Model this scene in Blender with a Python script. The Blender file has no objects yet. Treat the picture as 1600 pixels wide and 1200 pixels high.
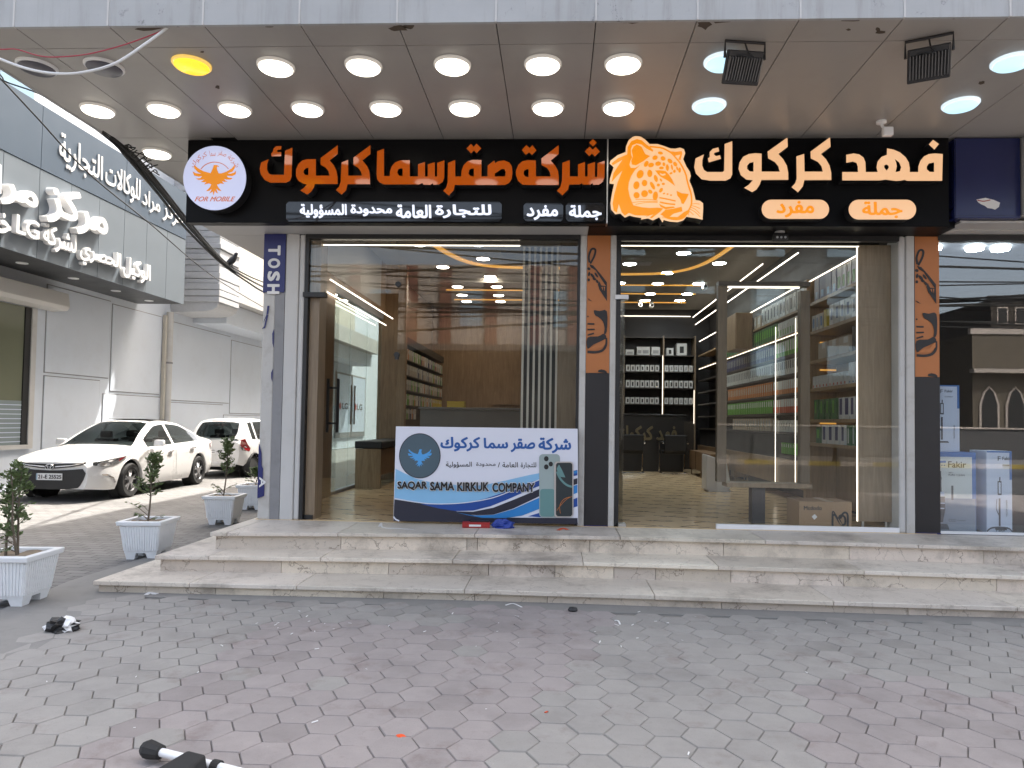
import bpy, bmesh, math, random
import numpy as np
from mathutils import Vector, Matrix
from mathutils.geometry import tessellate_polygon
random.seed(7)
scene = bpy.context.scene
col = scene.collection
R_ = math.radians

# ---------------------------------------------------------------- camera
F, PX, PY, CH = 1100.0, 820.0, 620.0, 1.5
RC = Matrix.Rotation(R_(2.61), 3, 'Z') @ Matrix.Rotation(math.pi/2 + R_(1.98), 3, 'X') @ Matrix.Rotation(R_(.87), 3, 'Z')
cam_d = bpy.data.cameras.new("camera")
cam = bpy.data.objects.new("camera", cam_d)
col.objects.link(cam)
cam.matrix_world = Matrix.Translation((0, 0, CH)) @ RC.to_4x4()
cam_d.sensor_width = 36
cam_d.lens = 36*F/1600
cam_d.shift_x = -(PX-800)/1600
cam_d.shift_y = (PY-600)/1600
cam_d.clip_end = 2000
scene.camera = cam

def ray(x, y): return RC @ Vector(((x-PX)/F, -(y-PY)/F, -1))
def onY(x, y, Y): d = ray(x, y); t = Y/d.y; return Vector((d.x*t, Y, CH+d.z*t))
def onX(x, y, X): d = ray(x, y); t = X/d.x; return Vector((X, d.y*t, CH+d.z*t))
def onZ(x, y, Z): d = ray(x, y); t = (Z-CH)/d.z; return Vector((d.x*t, d.y*t, Z))

# ---------------------------------------------------------------- light
EXPO = 2.55
world = bpy.data.worlds.new("World"); scene.world = world; world.use_nodes = True
nt = world.node_tree
for n in list(nt.nodes): nt.nodes.remove(n)
sky = nt.nodes.new('ShaderNodeTexSky'); sky.sky_type = 'NISHITA'; sky.sun_disc = False
bg = nt.nodes.new('ShaderNodeBackground'); wo = nt.nodes.new('ShaderNodeOutputWorld')
hs = nt.nodes.new('ShaderNodeHueSaturation'); hs.inputs['Saturation'].default_value = .74
nt.links.new(sky.outputs[0], hs.inputs['Color']); tn = nt.nodes.new('ShaderNodeMix'); tn.data_type = 'RGBA'; tn.blend_type = 'MULTIPLY'; tn.inputs[0].default_value = 1; tn.inputs[7].default_value = (1, .965, .885, 1)
nt.links.new(hs.outputs[0], tn.inputs[6]); nt.links.new(tn.outputs[2], bg.inputs[0]); nt.links.new(bg.outputs[0], wo.inputs[0])
bg.inputs[1].default_value = 0.15
SUN_EL, SUN_AZ = 60.0, 30.0            # azimuth clockwise from +Y (the street the shop turns its back to)
sky.sun_elevation = R_(SUN_EL); sky.sun_rotation = R_(SUN_AZ)
sky.air_density = .75; sky.dust_density = 5.0; sky.ozone_density = .4
sd = Vector((math.sin(R_(SUN_AZ))*math.cos(R_(SUN_EL)), math.cos(R_(SUN_AZ))*math.cos(R_(SUN_EL)), math.sin(R_(SUN_EL))))
sl = bpy.data.lights.new("sun", 'SUN'); sl.energy = 2.0; sl.angle = R_(.5); sl.color = (1, .95, .88)
so = bpy.data.objects.new("sun", sl); col.objects.link(so)
so.rotation_euler = sd.to_track_quat('Z', 'Y').to_euler(); so.location = sd*60
scene.view_settings.view_transform = 'Standard'; scene.view_settings.look = 'None'
scene.view_settings.exposure = EXPO; scene.view_settings.gamma = 1; scene.view_settings.use_curve_mapping = False
scene.cycles.use_denoising = True
scene.cycles.max_bounces = 10; scene.cycles.transparent_max_bounces = 24; scene.cycles.diffuse_bounces = 4
scene.cycles.glossy_bounces = 4; scene.cycles.sample_clamp_indirect = 6
EM = 1/2**EXPO

# ---------------------------------------------------------------- materials
class NT:
    def __init__(s, name):
        s.m = bpy.data.materials.new(name); s.m.use_nodes = True; s.t = s.m.node_tree
        s.b = s.t.nodes['Principled BSDF']; s.out = s.t.nodes['Material Output']
    def n(s, typ, **kw):
        o = s.t.nodes.new('ShaderNode'+typ)
        for k, v in kw.items():
            if k.startswith('i_'): o.inputs[k[2:].replace('_', ' ')].default_value = v
            elif k[0] == 'x': o.inputs[int(k[1:])].default_value = v
            else: setattr(o, k, v)
        return o
    def l(s, a, b): s.t.links.new(a, b)
    def mix(s, fac, a, b, blend='MIX'):
        o = s.t.nodes.new('ShaderNodeMix'); o.data_type = 'RGBA'; o.blend_type = blend
        for sock, v in ((0, fac), (6, a), (7, b)):
            if isinstance(v, (int, float)): o.inputs[sock].default_value = v
            elif isinstance(v, tuple): o.inputs[sock].default_value = v if len(v) == 4 else (*v, 1)
            else: s.l(v, o.inputs[sock])
        return o.outputs[2]
    def ramp(s, src, p0, p1, c0=(0, 0, 0), c1=(1, 1, 1)):
        o = s.t.nodes.new('ShaderNodeValToRGB'); e = o.color_ramp.elements
        e[0].position = p0; e[1].position = p1; e[0].color = (*c0, 1); e[1].color = (*c1, 1)
        s.l(src, o.inputs[0]); return o.outputs[0]
    def coord(s, scale=(1, 1, 1), rot=(0, 0, 0)):
        tc = s.n('TexCoord'); mp = s.n('Mapping'); mp.inputs['Scale'].default_value = scale; mp.inputs['Rotation'].default_value = rot
        s.l(tc.outputs['Object'], mp.inputs[0]); return mp.outputs[0]
    def noise(s, scale, detail=4, rough=.55, vec=None, dist=0):
        o = s.n('TexNoise', i_Scale=scale, i_Detail=detail, i_Roughness=rough, i_Distortion=dist)
        s.l(vec if vec else s.coord(), o.inputs['Vector']); return o.outputs[0]
    def math(s, op, a, b=None):
        o = s.n('Math', operation=op)
        for k, v in ((0, a), (1, b)):
            if v is None: continue
            if isinstance(v, (int, float)): o.inputs[k].default_value = v
            else: s.l(v, o.inputs[k])
        return o.outputs[0]
    def bump(s, src, strength, dist=.01):
        o = s.n('Bump'); o.inputs['Strength'].default_value = strength; o.inputs['Distance'].default_value = dist
        s.l(src, o.inputs['Height']); s.l(o.outputs[0], s.b.inputs['Normal'])

def mat(name, c, rough=.5, metal=0, var=.12, vs=3.0, dirt=0, dirtc=(.08, .07, .06), bump=0, bs=60, coat=0, spec=.5):
    k = NT(name); b = k.b
    b.inputs['Roughness'].default_value = rough; b.inputs['Metallic'].default_value = metal
    b.inputs['Coat Weight'].default_value = coat; b.inputs['Specular IOR Level'].default_value = spec
    cc = (*c, 1)
    if var or dirt:
        n1 = k.noise(vs, 6)
        out = k.mix(n1, tuple(x*(1-var) for x in c), tuple(min(1, x*(1+var)) for x in c))
        if dirt:
            n2 = k.ramp(k.noise(vs*1.7, 8, .65), .52, .75)
            f = k.math('MULTIPLY', n2, dirt)
            out = k.mix(f, out, dirtc)
        k.l(out, b.inputs['Base Color'])
        r = k.n('MapRange'); r.inputs[3].default_value = max(.02, rough*.8); r.inputs[4].default_value = min(1, rough*1.2)
        k.l(n1, r.inputs[0]); k.l(r.outputs[0], b.inputs['Roughness'])
    else: b.inputs['Base Color'].default_value = cc
    if bump: k.bump(k.noise(bs, 5), bump, .004)
    return k.m

def emis(name, c, s, base=None):
    k = NT(name); k.b.inputs['Base Color'].default_value = (*(base or c), 1); k.b.inputs['Roughness'].default_value = .25
    k.b.inputs['Emission Color'].default_value = (*c, 1); k.b.inputs['Emission Strength'].default_value = s*EM
    return k.m

def glass(name, tint=(.93, .96, .95), f0=.06, gl=(1, 1, 1)):
    k = NT(name); k.t.nodes.remove(k.b)
    tr = k.n('BsdfTransparent'); tr.inputs[0].default_value = (*tint, 1)
    gs = k.n('BsdfGlossy'); gs.inputs['Roughness'].default_value = 0.0; gs.inputs[0].default_value = (*gl, 1)
    g = k.n('NewGeometry'); d = k.n('VectorMath', operation='DOT_PRODUCT')
    k.l(g.outputs['Incoming'], d.inputs[0]); k.l(g.outputs['Normal'], d.inputs[1])
    f = k.math('POWER', k.math('SUBTRACT', 1, k.math('ABSOLUTE', d.outputs['Value'])), 5)
    f = k.math('MULTIPLY_ADD', f, .9); f.node.inputs[2].default_value = f0
    mx = k.n('MixShader'); k.l(f, mx.inputs[0]); k.l(tr.outputs[0], mx.inputs[1]); k.l(gs.outputs[0], mx.inputs[2])
    k.l(mx.outputs[0], k.out.inputs[0]); return k.m

def wood(name, c0, c1, scale=(14, 14, 1.1), rough=.4):
    k = NT(name); v = k.coord(scale)
    n = k.noise(1.6, 8, .62, v, 1.2); c = k.ramp(n, .3, .72, c0, c1)
    n2 = k.noise(.9, 3, .5, k.coord()); c = k.mix(.25, c, k.ramp(n2, .3, .7, tuple(x*.75 for x in c0), c1))
    k.l(c, k.b.inputs['Base Color']); k.b.inputs['Roughness'].default_value = rough; k.bump(n, .08, .004)
    return k.m

def attr_mat(name, rough=.8, nz=.25, ns=8, bump=.25, bs=90, spots=False, spec=.3, streak=0):
    """colour comes from the mesh's own colour attribute (one value per tile), broken up by noise"""
    k = NT(name); a = k.n('VertexColor'); a.layer_name = 'Col'
    n = k.noise(ns, 7, .65); f = k.n('MapRange'); f.inputs[3].default_value = 1-nz; f.inputs[4].default_value = 1+nz; k.l(n, f.inputs[0])
    h = k.n('VectorMath', operation='SCALE'); k.l(a.outputs[0], h.inputs[0]); k.l(f.outputs[0], h.inputs['Scale'])
    c = h.outputs[0]
    if spots:
        s1 = k.ramp(k.noise(26, 6, .7), .66, .72); c = k.mix(k.math('MULTIPLY', s1, .35), c, (.5, .49, .47))
        s2 = k.ramp(k.noise(1.3, 6, .65), .5, .75); c = k.mix(k.math('MULTIPLY', s2, .45), c, (.10, .092, .092))
        s4 = k.ramp(k.noise(3.1, 7, .7), .55, .68); c = k.mix(k.math('MULTIPLY', s4, .4), c, (.15, .105, .098))
        s3 = k.ramp(k.noise(150, 3, .6), .60, .70); c = k.mix(k.math('MULTIPLY', s3, .25), c, (.08, .075, .075))
    k.l(c, k.b.inputs['Base Color']); k.b.inputs['Roughness'].default_value = rough; k.b.inputs['Specular IOR Level'].default_value = spec
    if bump: k.bump(k.noise(bs, 6, .7), bump, .004)
    return k.m

def marble(name, base=(.62, .55, .475), tread=False):
    k = NT(name); a = k.n('VertexColor'); a.layer_name = 'Col'
    v = k.coord((1, 1, 1)); w = k.n('TexNoise', i_Scale=2.6, i_Detail=6.0, i_Roughness=.6); k.l(v, w.inputs['Vector'])
    ad = k.n('VectorMath', operation='MULTIPLY_ADD'); k.l(w.outputs['Color'], ad.inputs[0]); ad.inputs[1].default_value = (.55, .55, .55); k.l(v, ad.inputs[2])
    vo = k.n('TexVoronoi', feature='DISTANCE_TO_EDGE', i_Scale=3.4); k.l(ad.outputs[0], vo.inputs['Vector'])
    vein = k.ramp(vo.outputs['Distance'], 0, .018, (1, 1, 1), (0, 0, 0))
    msk = k.ramp(k.noise(1.7, 4, .5, v), .38, .52)
    vf = k.math('MULTIPLY', vein, msk); vf = k.math('MULTIPLY', vf, .45 if tread else .85)
    c = k.mix(k.noise(3.5, 7, .6), tuple(x*.82 for x in base), tuple(min(1, x*1.15) for x in base))
    c = k.mix(1.0, c, a.outputs[0], 'MULTIPLY')
    c = k.mix(vf, c, (.12, .085, .06))
    st = k.ramp(k.noise(1.5, 9, .72, v), .50, .68); c = k.mix(k.math('MULTIPLY', st, .68), c, (.15, .125, .10))
    st2 = k.ramp(k.noise(22, 7, .75, v), .58, .68); c = k.mix(k.math('MULTIPLY', st2, .45), c, (.16, .135, .11)); c = k.mix(k.math('MULTIPLY', k.ramp(k.noise(90, 4, .7, v), .56, .66), .22), c, (.2, .175, .15))
    k.l(c, k.b.inputs['Base Color']); k.b.inputs['Roughness'].default_value = .42; k.bump(k.noise(40, 5), .12, .004)
    return k.m

M = {}
M['white_paint'] = mat('white_paint', (.50, .495, .485), .6, var=.08, vs=2, dirt=.4, dirtc=(.36, .34, .31), bump=.1)
M['old_white'] = mat('old_white', (.47, .46, .44), .6, var=.12, vs=4, dirt=.75, dirtc=(.34, .31, .28), bump=.15)
M['wall_white'] = mat('wall_white', (.59, .64, .71), .75, var=.07, vs=1.1, dirt=.22, dirtc=(.44, .45, .47), bump=.12, bs=30)
M['fascia'] = None
M['soffit'] = mat('soffit', (.325, .308, .285), .36, var=.05, vs=1.5, spec=.4, dirt=.22, dirtc=(.20, .18, .155))
M['soffit_grey'] = mat('soffit_grey', (.42, .41, .395), .45, var=.05)
M['dark_gap'] = mat('dark_gap', (.02, .02, .02), .9, var=0)
M['black_panel'] = mat('black_panel', (.004, .004, .005), .4, var=.1, spec=.11)
M['black_gloss'] = mat('black_gloss', (.012, .013, .016), .03, var=0)
M['black'] = mat('black', (.012, .012, .013), .45, var=.1)
M['black_rubber'] = mat('black_rubber', (.02, .02, .02), .8, var=.2)
M['alu'] = mat('alu', (.62, .62, .62), .35, 1, var=.06)
M['chrome'] = mat('chrome', (.8, .8, .8), .12, 1, var=0)
M['grey_metal'] = mat('grey_metal', (.22, .22, .23), .5, var=.12, dirt=.35, dirtc=(.1, .1, .1))
M['fin_grey'] = mat('fin_grey', (.10, .095, .09), .6, var=.3, vs=12)
M['charcoal'] = mat('charcoal', (.028, .032, .038), .45, var=.1)
M['white_plastic'] = mat('white_plastic', (.78, .79, .8), .35, var=.03)
M['rail_white'] = mat('rail_white', (.75, .76, .78), .4, var=.05)
M['orange_acr'] = emis('orange_acr', (.78, .14, .002), .34, (.22, .035, .001))
M['orange_acr'].node_tree.nodes['Principled BSDF'].inputs['Roughness'].default_value = .06
M['cream_lit'] = emis('cream_lit', (1.0, .53, .24), .66, (.5, .4, .3))
M['leo_cream'] = emis('leo_cream', (1.0, .56, .25), .70, (.5, .4, .3))
M['leo_orange'] = emis('leo_orange', (1.0, .29, .003), .72, (.5, .2, .01))
M['logo_white'] = emis('logo_white', (.55, .62, .95), .66, (.35, .35, .4))
M['logo_orange'] = emis('logo_orange', (.72, .23, .01), .75, (.4, .15, .01))
M['logo_red'] = emis('logo_red', (.48, .15, .07), .8, (.3, .1, .05))
M['sub_white'] = emis('sub_white', (.72, .80, 1.0), .95, (.6, .6, .65))
M['light_white'] = emis('light_white', (1.0, .93, .80), 5.0)
M['light_cool'] = emis('light_cool', (.50, .80, 1.0), 1.15)
M['light_amber'] = emis('light_amber', (1.0, .55, .03), 1.35)
M['light_ring'] = emis('light_ring', (1.0, .93, .82), .22, (.5, .48, .45))
M['ring_cool'] = emis('ring_cool', (.7, .88, 1.0), .9, (.6, .6, .6))
M['ring_amber'] = emis('ring_amber', (1.0, .6, .1), .7, (.6, .5, .2))
M['in_light'] = emis('in_light', (1.0, .90, .76), 46.0)
M['in_cool'] = emis('in_cool', (.86, .96, 1.0), 105.0)
M['led'] = emis('led', (1.0, .88, .72), 3.5)
M['cove'] = emis('cove', (1.0, .50, .10), .62)
M['lamp_off'] = mat('lamp_off', (.10, .10, .12), .3, var=.05)
M['blue_sign'] = mat('blue_sign', (.012, .018, .085), .22, var=.15, vs=1.2)
M['tosh_blue'] = mat('tosh_blue', (.012, .017, .12), .4, var=.15)
M['paper_white'] = mat('paper_white', (.70, .70, .70), .7, var=.05)
M['orange_pillar'] = mat('orange_pillar', (.42, .15, .045), .5, var=.1, vs=6)
M['pillar_black'] = mat('pillar_black', (.013, .012, .014), .45, var=.2, vs=5)
M['glass'] = glass('glass', (.96, .97, .96), .03)
M['glass_clear'] = glass('glass_clear', (.97, .98, .97), .02)
M['glass_dark'] = glass('glass_dark', (.93, .95, .96), .075)
M['car_glass'] = glass('car_glass', (.20, .23, .23), .045)
M['glass_side'] = glass('glass_side', (.74, .81, .79), .05)
M['post_wood'] = wood('post_wood', (.085, .062, .04), (.15, .115, .075))
M['wood'] = wood('wood', (.20, .125, .06), (.36, .25, .14))
M['wood_warm'] = wood('wood_warm', (.16, .095, .05), (.30, .195, .11))
M['wood_grey'] = wood('wood_grey', (.17, .125, .08), (.29, .22, .15))
M['wood_dark'] = wood('wood_dark', (.03, .024, .02), (.055, .045, .036))
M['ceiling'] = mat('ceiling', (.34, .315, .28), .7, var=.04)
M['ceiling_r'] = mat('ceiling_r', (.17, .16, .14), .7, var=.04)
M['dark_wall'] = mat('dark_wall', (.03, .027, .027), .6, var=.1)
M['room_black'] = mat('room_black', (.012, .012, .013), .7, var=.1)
M['counter'] = mat('counter', (.12, .12, .125), .4, var=.1)
M['desk'] = mat('desk', (.02, .019, .019), .35, var=.1)
M['gold'] = mat('gold', (.2, .165, .1), .4, .6, var=.05)
M['cushion'] = mat('cushion', (.016, .015, .016), .6, var=.2, bump=.1)
M['yellow_pack'] = mat('yellow_pack', (.62, .43, .04), .5, var=.1)
M['slat_light'] = mat('slat_light', (.52, .49, .42), .5, var=.05)
M['slat_dark'] = mat('slat_dark', (.035, .037, .038), .5, var=.1)
M['car_white'] = mat('car_white', (.66, .655, .645), .28, var=.02, coat=.8)
M['tyre'] = mat('tyre', (.018, .018, .018), .85, var=.2)
M['rim_dark'] = mat('rim_dark', (.05, .05, .052), .35, .6, var=.1)
M['rim_silver'] = mat('rim_silver', (.55, .55, .56), .3, .9, var=.05)
M['grille'] = mat('grille', (.008, .008, .009), .5, var=.1)
M['lamp_glass'] = mat('lamp_glass', (.10, .105, .11), .08, .3, var=.1, coat=1)
M['red_lens'] = mat('red_lens', (.30, .012, .018), .15, var=.1, coat=1)
M['amber_lens'] = mat('amber_lens', (.5, .1, .03), .15, var=.1, coat=1)
M['seat'] = mat('seat', (.04, .038, .036), .8, var=.1)
M['pot'] = mat('pot', (.74, .76, .78), .42, var=.05, vs=5, dirt=.2, dirtc=(.38, .38, .38))
M['soil'] = mat('soil', (.22, .175, .125), .95, var=.35, vs=25, bump=.6, bs=40)
M['bark'] = mat('bark', (.12, .095, .07), .9, var=.25, vs=40)
M['leaf'] = mat('leaf', (.10, .145, .05), .5, var=.45, vs=14)
M['lg_band'] = mat('lg_band', (.062, .088, .122), .4, var=.07)
M['lg_panel'] = mat('lg_panel', (.135, .16, .185), .38, var=.08)
M['lg_under'] = mat('lg_under', (.045, .048, .052), .5, var=.06)
M['plaster'] = mat('plaster', (.52, .49, .43), .85, var=.1, dirt=.35, dirtc=(.3, .28, .25), bump=.2)
M['cream_wall'] = mat('cream_wall', (.62, .52, .34), .8, var=.06)
M['clad'] = mat('clad', (.45, .46, .475), .7, var=.1, vs=6, dirt=.3, dirtc=(.32, .32, .33), bump=.3, bs=25)
M['window_blue'] = mat('window_blue', (.25, .36, .46), .1, var=.05)
M['shutter'] = mat('shutter', (.50, .49, .47), .5, var=.05)
M['frost'] = mat('frost', (.19, .23, .24), .3, var=.05)
M['dim_glass'] = mat('dim_glass', (.16, .17, .12), .08, var=.15, vs=1)
M['red_box'] = mat('red_box', (.32, .02, .02), .45, var=.1)
M['blue_bag'] = mat('blue_bag', (.02, .05, .3), .5, var=.3, vs=20)
M['scrap_orange'] = mat('scrap_orange', (.75, .09, .02), .5, var=.1)
M['scrap_white'] = mat('scrap_white', (.75, .75, .75), .6, var=.05)
M['cardboard'] = mat('cardboard', (.30, .205, .125), .75, var=.1, vs=7)
M['tape'] = mat('tape', (.40, .31, .22), .3, var=.05)
M['ink'] = mat('ink', (.012, .012, .014), .6, var=0)
M['banner_white'] = mat('banner_white', (.66, .68, .77), .4, var=.02)
for nm, c in (('b_light', (.22, .46, .70)), ('b_mid', (.02, .20, .52)), ('b_deep', (.008, .06, .29)), ('b_navy', (.016, .018, .035)), ('b_text', (.012, .09, .33)),
              ('b_slate', (.06, .10, .13)), ('b_bird', (.07, .32, .68)), ('b_phone', (.30, .37, .37)), ('b_screen', (.02, .03, .035)), ('b_teal', (.12, .25, .25))):
    M[nm] = mat(nm, c, .4, var=.12 if nm in ('b_slate', 'b_phone', 'b_light') else .03, vs=3)
M['fk_white'] = mat('fk_white', (.55, .62, .74), .4, var=.03)
M['fk_blue'] = mat('fk_blue', (.05, .16, .42), .4, var=.05)
M['fk_grey'] = mat('fk_grey', (.26, .30, .36), .4, var=.05)
M['fk_ink'] = mat('fk_ink', (.05, .055, .07), .4, var=0)
M['fk_cream'] = mat('fk_cream', (.58, .62, .60), .4, var=.03)
for nm, c in (('p_white', (.52, .52, .50)), ('p_beige', (.40, .34, .27)), ('p_green', (.10, .32, .03)), ('p_dkgreen', (.03, .12, .04)), ('p_navy', (.02, .025, .10)), ('p_blue', (.03, .13, .32)),
              ('p_black', (.02, .02, .02)), ('p_red', (.45, .06, .015)), ('p_orange', (.5, .16, .03)), ('p_yellow', (.55, .42, .03)), ('p_grey', (.25, .25, .25))):
    M[nm] = mat(nm, c, .4, var=.12, vs=9)
M['hex'] = attr_mat('hex', .85, .16, 7, .35, 110, True)
M['joint'] = mat('joint', (.19, .178, .162), .95, var=.3, vs=12)
M['cement'] = mat('cement', (.215, .21, .20), .9, var=.2, vs=4, dirt=.4, dirtc=(.13, .125, .12), bump=.4, bs=70)
M['far_pave'] = mat('far_pave', (.10, .095, .09), .85, var=.15, vs=2, dirt=.3)
M['asphalt'] = mat('asphalt', (.06, .06, .062), .85, var=.25, vs=3, bump=.4, bs=120)
M['earth'] = mat('earth', (.24, .21, .17), .95, var=.2, vs=.4)
M['marble_r'] = marble('marble_r'); M['marble_t'] = marble('marble_t', (.66, .605, .535), True)
M['brick_red'] = mat('brick_red', (.20, .085, .065), .8, var=.15, vs=6)
M['opp_pale'] = mat('opp_pale', (.38, .34, .31), .8, var=.08, vs=1, dirt=.2, dirtc=(.4, .35, .3))
M['opp_stone'] = mat('opp_stone', (.10, .085, .065), .85, var=.15, vs=2, dirt=.3)
M['opp_brown'] = mat('opp_brown', (.035, .028, .022), .8, var=.15, vs=2)
M['opp_grey'] = mat('opp_grey', (.07, .07, .073), .8, var=.1)
M['kerb_yellow'] = mat('kerb_yellow', (.30, .23, .05), .7, var=.2, vs=6, dirt=.4)
M['rust'] = mat('rust', (.075, .055, .038), .9, var=.3, vs=20)
M['cable'] = mat('cable', (.012, .012, .012), .7, var=0)
M['cable_white'] = mat('cable_white', (.62, .63, .64), .5, var=.05)
M['cable_red'] = mat('cable_red', (.32, .03, .05), .5, var=.05)
M['pigeon'] = mat('pigeon', (.035, .036, .042), .6, var=.3, vs=30)

# fascia: pale coated sheet, rain streaks run down it
k = NT('fascia'); b = k.b
c = k.mix(k.noise(2.2, 7, .6), (.29, .30, .305), (.42, .43, .435))
stk = k.ramp(k.noise(1.0, 6, .7, k.coord((9, 1, .8))), .5, .7); c = k.mix(k.math('MULTIPLY', stk, .5), c, (.23, .225, .21))
sp = k.ramp(k.noise(14, 9, .78, k.coord((1, 1, .7))), .57, .68); big = k.ramp(k.noise(1.3, 3, .5), .5, .62)
c = k.mix(k.math('MULTIPLY', k.math('MULTIPLY', sp, big), .85), c, (.05, .048, .045))
k.l(c, b.inputs['Base Color']); b.inputs['Roughness'].default_value = .55; M['fascia'] = k.m

# small interlocking pavers of the side street
k = NT('street_pavers')
br = k.n('TexBrick', i_Scale=1.0, offset=.5); br.inputs['Brick Width'].default_value = .24; br.inputs['Row Height'].default_value = .12
br.inputs['Mortar Size'].default_value = .006; br.inputs['Color1'].default_value = (.142, .14, .137, 1); br.inputs['Color2'].default_value = (.19, .187, .182, 1); br.inputs['Mortar'].default_value = (.05, .048, .045, 1)
wv = k.coord((1, 1, 1), (0, 0, R_(3))); wn = k.n('TexNoise', i_Scale=4.0, i_Detail=2.0); k.l(wv, wn.inputs['Vector'])
ma = k.n('VectorMath', operation='MULTIPLY_ADD'); k.l(wn.outputs['Color'], ma.inputs[0]); ma.inputs[1].default_value = (.05, .05, 0); k.l(wv, ma.inputs[2])
k.l(ma.outputs[0], br.inputs['Vector'])
c = k.mix(k.math('MULTIPLY', k.ramp(k.noise(.55, 7, .65), .45, .65), .5), br.outputs['Color'], (.085, .082, .08))
c = k.mix(k.math('MULTIPLY', k.ramp(k.noise(1.4, 8, .7), .5, .72), .4), c, (.23, .222, .21))
k.l(c, k.b.inputs['Base Color']); k.b.inputs['Roughness'].default_value = .85
k.bump(k.math('SUBTRACT', k.noise(50, 5), br.outputs['Fac']), .5, .006); M['street'] = k.m

# shop floor: beige tiles with dark broken lozenge lines
k = NT('shop_floor'); v = k.coord(); sx = k.n('SeparateXYZ'); k.l(v, sx.inputs[0])
pp = k.n('Math', operation='PINGPONG'); k.l(sx.outputs[0], pp.inputs[0]); pp.inputs[1].default_value = .30
def zig(sign, off):
    t = k.math('MULTIPLY', pp.outputs[0], sign*.55); t = k.math('ADD', t, sx.outputs[1]); t = k.math('ADD', t, off)
    t = k.math('FRACT', k.math('DIVIDE', t, .40)); return k.math('LESS_THAN', t, .075)
m1 = k.math('MAXIMUM', zig(1, 0), zig(-1, .13))
gp = k.math('GREATER_THAN', k.math('FRACT', k.math('DIVIDE', k.math('ADD', sx.outputs[0], k.math('MULTIPLY', sx.outputs[1], .7)), .43)), .35)
m1 = k.math('MULTIPLY', m1, gp)
c = k.mix(k.noise(3, 6), (.60, .44, .25), (.74, .57, .36)); c = k.mix(k.math('MULTIPLY', m1, .9), c, (.07, .045, .025))
k.l(c, k.b.inputs['Base Color']); k.b.inputs['Roughness'].default_value = .2; k.b.inputs['Specular IOR Level'].default_value = .32; M['floor'] = k.m

# ---------------------------------------------------------------- mesh helpers
def wt(o):
    v = Vector((0, 0, 0))
    while o: v = v + o.location; o = o.parent
    return v

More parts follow.
